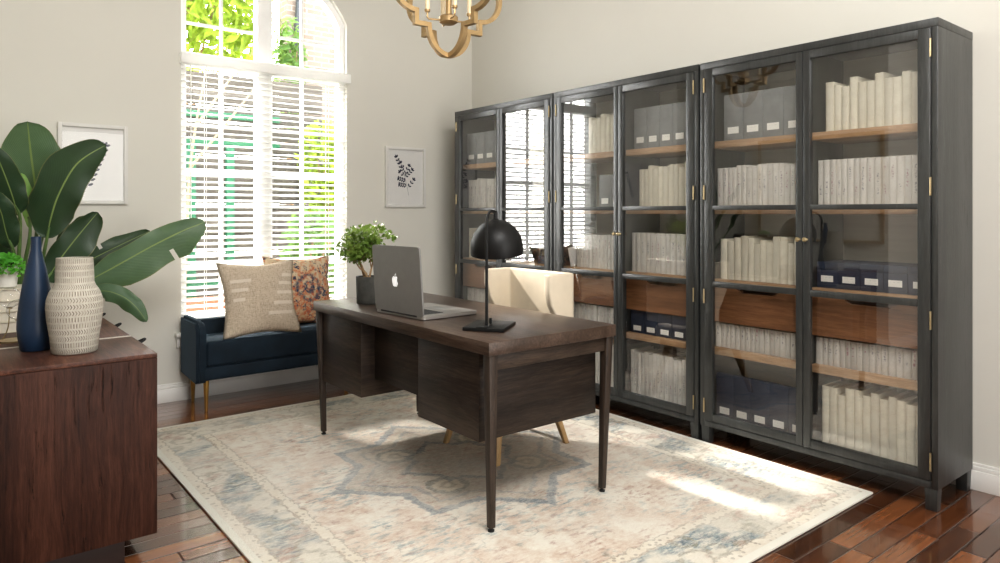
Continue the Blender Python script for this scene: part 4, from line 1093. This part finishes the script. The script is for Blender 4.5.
bm = new(); box(bm, KX0, KY0+.03, .097, KX0+.015, KY1-.03, KH-.017); box(bm, KX0, KY0+.03, .097, KX1-.025, KY1-.03, .115); make('carcass', bm, M['console'], ko)
ys = [KY0+.032, -1.815, -1.36, KY1-.032]
for k in range(3):
    bm = new(); box(bm, KX1-.024, ys[k]+.002, .10, KX1-.002, ys[k+1]-.002, KH-.02, .0015); dr = make('door', bm, M['console'], ko)
    yk = (-1.915, -1.374, -1.02)[k]
    if k == 1: yk = -1.42
    bm = new(); tube(bm, [(KX1-.002, yk-.018, .733)]+[(KX1-.002+.03*sin(pi*j/10), yk-.018*cos(pi*j/10), .735+.016*sin(pi*j/10)) for j in range(1, 10)]+[(KX1-.002, yk+.018, .733)], .005, 8); make('pull', bm, M['black'], dr)
bm = new(); box(bm, KX0+.05, KY0+.05, 0, KX1-.097, KY1-.05, .098, .001); make('plinth', bm, M['plinth'], ko)

# vases
bm = new()
prof = [(0, .0005), (.046, .0005), (.050, .004), (.0585, .055), (.061, .085), (.0595, .12), (.053, .18), (.043, .245), (.032, .305), (.0225, .345), (.0175, .37), (.0165, .405), (.0172, .42), (.0135, .42), (.0125, .40), (.0125, .36), (0, .35)]
lathe(bm, prof, (-3.405, -1.905, KH), 40)
tag(make('bottle_vase', bm, M['blueglaze'], loc=(-3.405, -1.905, KH), angle=60), 'tall navy blue bottle vase on the sideboard', 'vase')
bm = new()
prof = [(0, .0008), (.070, .0008), (.074, .006), (.079, .06), (.088, .12), (.0915, .165), (.0895, .195), (.081, .222), (.068, .243), (.0625, .256), (.0615, .30), (.0595, .335), (.059, .345), (.054, .345), (.054, .30), (.053, .25), (0, .22)]
def resample(pr, n=3):
    out = []
    for a, b in zip(pr, pr[1:]):
        for k in range(n): out.append((a[0]+(b[0]-a[0])*k/n, a[1]+(b[1]-a[1])*k/n))
    return out+[pr[-1]]
lathe(bm, prof, (-3.298, -2.038, KH), 64, uv=True)
tag(make('textured_vase', bm, M['woven'], loc=(-3.298, -2.038, KH), angle=60), 'wide off-white vase with carved woven texture on the sideboard', 'vase')

# double glass globe ornament
gx, gy = -3.455, -1.64
gl = thing('globe_ornament', 'two clear glass globes on brass wires behind the blue vase', 'ornament', (gx, gy, KH))
for (dx, dy, dz) in ((-.012, .03, .170), (.012, -.03, .128)):
    bm = new(); bmesh.ops.create_uvsphere(bm, u_segments=28, v_segments=16, radius=.040); bmesh.ops.translate(bm, verts=bm.verts[:], vec=(gx+dx, gy+dy, KH+dz)); g_ = make('glass_globe', bm, M['winglass'], gl, angle=180)
    bm = new(); tube(bm, smooth_path([(gx+dx*3, gy+dy*1.2, KH+.004), (gx+dx*1.5, gy+dy, KH+.05), (gx+dx, gy+dy, KH+dz-.040)], 5), .0022, 6)
    lathe(bm, [(0, -.004), (.010, -.002), (.010, .002), (0, .004)], (gx+dx, gy+dy, KH+dz-.041), 12); make('wire_stem', bm, M['brass'], g_)
bm = new(); lathe(bm, [(0, .0005), (.055, .0005), (.055, .006), (0, .008)], (gx, gy, KH), 30); make('base', bm, M['brass'], gl)

# books stacked under the little pot
zz = KH+.0005; sx, sy_ = -3.475, -1.27
for k, (w_, d_, h_) in enumerate([(.19, .26, .046), (.185, .25, .042), (.18, .25, .045), (.175, .24, .048)]):
    bm = new(); box(bm, -w_/2, -d_/2, 0, w_/2, d_/2, .003); box(bm, -w_/2, -d_/2, h_-.003, w_/2, d_/2, h_); box(bm, -w_/2, -d_/2, .003, -w_/2+.003, d_/2, h_-.003); box(bm, -w_/2+.003, -d_/2+.005, .003, w_/2-.005, d_/2-.005, h_-.003, mi=1)
    o = make('stacked_book', bm, [M['book_cream'], M['cream_leaf']], local=True, smooth=False); o.location = (sx, sy_, zz); o.rotation_euler = (0, 0, R((0, 2, -2, 1)[k])); zz += h_+.0004
    tag(o, 'white book lying flat, %s of the sideboard stack under the small pot' % ('lowest', 'second from bottom', 'third from bottom', 'topmost')[k], 'book', 'books stacked flat on the sideboard')
pp = thing('potted_plant', 'small bright green trailing plant in white pot on stacked books', 'plant', (sx+.015, sy_, zz))
bm = new(); lathe(bm, [(0, .0005), (.036, .0005), (.040, .004), (.047, .088), (.0475, .092), (.043, .092), (.041, .075), (0, .075)], (sx+.015, sy_, zz), 32); make('pot', bm, M['whitepot'], pp)
bm = new(); rn = random.Random(9)
for _ in range(420):
    a = rn.uniform(0, 6.28); r_ = .070*sqrt(rn.random()); q = (sx+.015+r_*cos(a), sy_+r_*sin(a), zz+.105+.032*(1-(r_/.07)**2)+rn.uniform(-.012, .012)-(.05*rn.random() if r_ > .052 else 0))
    foliage(bm, q, (.003, .003, .003), 1, .010, rn, 1.6)
make('foliage', bm, M['boxleaf'], pp, smooth=False)
bm = new(); lathe(bm, [(.0405, .075), (0, .082)], (sx+.015, sy_, zz), 20)
for k in range(8): a = k*.8; tube(bm, [(sx+.015, sy_, zz+.08), (sx+.015+.04*cos(a), sy_+.04*sin(a), zz+.115)], .0018, 5)
make('soil', bm, M['soil'], pp)

# ------------------------------------------------------------------ banana plant
LEAVES = [
    ([(-3.29, -0.62, 1.3), (-3.3, -0.64, 1.404), (-3.321, -0.68, 1.557), (-3.341, -0.74, 1.725)], 0.129, 0.139, 0.10, 'bananalight'),
    ([(-3.263, -0.8, 1.131), (-3.25, -0.84, 1.233), (-3.216, -0.88, 1.364), (-3.143, -0.92, 1.511), (-3.023, -0.95, 1.607)], 0.121, 0.096, 0.15, 'banana'),
    ([(-3.205, -0.7, 1.421), (-3.182, -0.7, 1.474), (-3.146, -0.7, 1.523), (-3.112, -0.72, 1.592)], 0.026, 0.037, 0.30, 'bananayoung'),
    ([(-3.335, -0.75, 1.182), (-3.341, -0.77, 1.263), (-3.35, -0.78, 1.348), (-3.371, -0.78, 1.458)], 0.025, 0.035, 0.30, 'bananayoung'),
    ([(-3.388, -0.85, 1.243), (-3.411, -0.9, 1.331), (-3.446, -0.95, 1.438), (-3.49, -1.0, 1.56)], 0.081, 0.062, 0.15, 'banana'),
    ([(-3.415, -0.9, 1.079), (-3.442, -0.95, 1.168), (-3.464, -1.0, 1.263), (-3.5, -1.05, 1.354)], 0.056, 0.056, 0.20, 'banana'),
    ([(-3.258, -0.7, 0.899), (-3.207, -0.72, 1.002), (-3.128, -0.74, 1.126), (-3.03, -0.76, 1.263)], 0.068, 0.100, 0.12, 'banana'),
    ([(-3.133, -0.55, 0.935), (-3.041, -0.58, 0.998), (-2.917, -0.6, 1.067), (-2.747, -0.62, 1.155)], 0.056, 0.067, 0.15, 'banana'),
    ([(-3.098, -0.72, 0.88), (-2.964, -0.76, 0.961), (-2.785, -0.8, 1.071), (-2.63, -0.84, 1.157), (-2.512, -0.86, 1.207)], 0.072, 0.132, 0.14, 'bananalight'),
    ([(-3.093, -0.75, 0.798), (-3.017, -0.8, 0.845), (-2.93, -0.84, 0.815), (-2.866, -0.86, 0.753), (-2.815, -0.87, 0.669)], 0.043, 0.053, 0.35, 'bananalight'),
    ([(-3.183, -0.5, 1.077), (-3.126, -0.5, 1.131), (-3.059, -0.5, 1.185), (-2.984, -0.52, 1.241)], 0.056, 0.067, 0.12, 'banana'),
    ([(-3.43, -0.6, 0.887), (-3.466, -0.65, 1.01), (-3.493, -0.7, 1.123), (-3.526, -0.75, 1.248)], 0.060, 0.070, 0.12, 'banana'),
]
bx, by = -3.36, -.48
bn = thing('banana_plant', 'tall banana plant with broad dark leaves beside the window', 'plant', (bx, by, 0))
bm = new(); lathe(bm, [(0, .001), (.12, .001), (.13, .01), (.165, .34), (.165, .36), (.15, .36), (.145, .32), (0, .32)], (bx, by, 0), 36); make('pot', bm, M['whitepot'], bn)
bm = new(); lathe(bm, [(.1445, .318), (.08, .33), (0, .335)], (bx, by, 0), 24); make('soil', bm, M['soil'], bn)
VIEW = Vector((-.2, -.98, .08)).normalized()
for li, (mid, wl, wr, fold, mt) in enumerate(LEAVES):
    P = smooth_path(mid, 8); n = len(P); bm = new(); UV = bm.loops.layers.uv.verify(); rows = []; rl = random.Random(li+20)
    m = 8
    for i, p in enumerate(P):
        t = i/(n-1); d = (P[min(i+1, n-1)]-P[max(i-1, 0)]).normalized()
        # leaf blade: wide through the middle, short point at the tip
        w = min(1, (t/.28)**.6)*min(1, ((1-t)/.30)**.55) if 0 < t < 1 else 0
        nrm = (VIEW-d*VIEW.dot(d)).normalized(); s = d.cross(nrm).normalized()      # s points to the leaf's right as seen from the room
        row = []
        for k in range(-m, m+1):
            q = k/m; W = (wr if q > 0 else wl)*w; und = 1+.05*math.sin(t*19+li*2+(3 if q > 0 else 0))*abs(q)
            off = s*q*W*und-nrm*(abs(q)**1.6)*W*fold*1.6+nrm*.012*math.sin(t*14+li)*abs(q)**2
            row.append((bm.verts.new(p+off), (.5+q*.5, t)))
        rows.append(row)
    for i in range(n-1):
        for k in range(2*m):
            if (li, i) in ((8, 19),) and k >= m+4: continue      # tears between the side veins
            if (li, i) in ((7, 12),) and k < m-4: continue
            qv = (rows[i][k], rows[i][k+1], rows[i+1][k+1], rows[i+1][k])
            f = bm.faces.new([x[0] for x in qv])
            for lp_, x in zip(f.loops, qv): lp_[UV].uv = x[1]
    bmesh.ops.remove_doubles(bm, verts=bm.verts[:], dist=1e-5)
    lf = make('leaf', bm, M[mt], bn, angle=180)
    # petiole down to the pot
    b0 = Vector(mid[0]); d0 = (Vector(mid[1])-b0).normalized(); root = Vector((bx+.05*cos(li*1.1), by+.05*sin(li*1.1), .33))
    bm = new(); pt = smooth_path([root, root.lerp(b0, .45)+Vector((0, .03, .06)), b0-d0*.05, b0+d0*.06], 6); tube(bm, pt, [.014-.009*k/(len(pt)-1) for k in range(len(pt))], 8)
    make('leaf_stalk', bm, M['stem'], lf)

# ------------------------------------------------------------------ light
wd = bpy.data.worlds.new('overcast_sky'); S.world = wd; wd.use_nodes = True
wn = wd.node_tree; bg = wn.nodes['Background']
tc = wn.nodes.new('ShaderNodeTexCoord'); sp = wn.nodes.new('ShaderNodeSeparateXYZ'); wn.links.new(tc.outputs['Generated'], sp.inputs[0])
rp = wn.nodes.new('ShaderNodeValToRGB'); wn.links.new(sp.outputs[2], rp.inputs[0])
rp.color_ramp.elements[0].position = 0.0; rp.color_ramp.elements[0].color = (1, .98, .94, 1); rp.color_ramp.elements[1].position = .8; rp.color_ramp.elements[1].color = (.86, .93, 1, 1)
wn.links.new(rp.outputs[0], bg.inputs[0])
mr = wn.nodes.new('ShaderNodeMapRange'); mr.interpolation_type = 'SMOOTHSTEP'; wn.links.new(sp.outputs[1], mr.inputs[0])     # brighter sky on the sun's side
mr.inputs[1].default_value = -.4; mr.inputs[2].default_value = .8; mr.inputs[3].default_value = 4.6; mr.inputs[4].default_value = 13.0
wn.links.new(mr.outputs[0], bg.inputs[1])
sun = bpy.data.lights.new('sun', 'SUN'); sun.energy = 8.5; sun.angle = R(3.0); sun.color = (1, .95, .88)
so = bpy.data.objects.new('sun', sun); COL.objects.link(so); so.rotation_euler = Vector((.29*.78, -.957*.78, -.63)).to_track_quat('-Z', 'Y').to_euler()
def area(name, loc, to, sx, sy, energy, color=(1, 1, 1), portal=False):
    l = bpy.data.lights.new(name, 'AREA'); l.shape = 'RECTANGLE'; l.size = sx; l.size_y = sy; l.energy = energy; l.color = color
    o = bpy.data.objects.new(name, l); COL.objects.link(o); o.location = loc; o.rotation_euler = (Vector(to)-Vector(loc)).to_track_quat('-Z', 'Z').to_euler()
    if portal: l.cycles.is_portal = True
    return o
area('window_portal', (xc, .20, 1.78), (xc, -3, 1.78), 1.22, 2.6, 1, portal=True)
area('rear_opening_portal', (-1.85, YB-.16, 1.3), (-1.85, 0, 1.3), 2.7, 2.6, 1, portal=True)
area('room_fill', (-2.6, -4.6, 3.5), (-1.9, -1.6, .6), 1.8, 1.6, 140, (1, .985, .96))  # unseen fill lamp, added to brighten the room and the bookcases

# ------------------------------------------------------------------ camera
cam = bpy.data.cameras.new('camera'); co = bpy.data.objects.new('camera', cam); COL.objects.link(co)
co.location = (-3.672, -5.0, 1.258); co.rotation_euler = (R(90), 0, R(-38.613))
cam.sensor_fit = 'HORIZONTAL'; cam.sensor_width = 36; cam.lens = 36*696.2/1000; cam.shift_y = -68.5/1000; cam.clip_start = .05
S.camera = co
S.view_settings.view_transform = 'Standard'; S.view_settings.look = 'None'; S.view_settings.exposure = .55; S.view_settings.gamma = .90
S.cycles.max_bounces = 10; S.cycles.diffuse_bounces = 5; S.cycles.glossy_bounces = 4; S.cycles.transparent_max_bounces = 24; S.cycles.transmission_bounces = 6
S.cycles.caustics_reflective = False; S.cycles.caustics_refractive = False; S.cycles.sample_clamp_indirect = 6
S.cycles.use_denoising = True
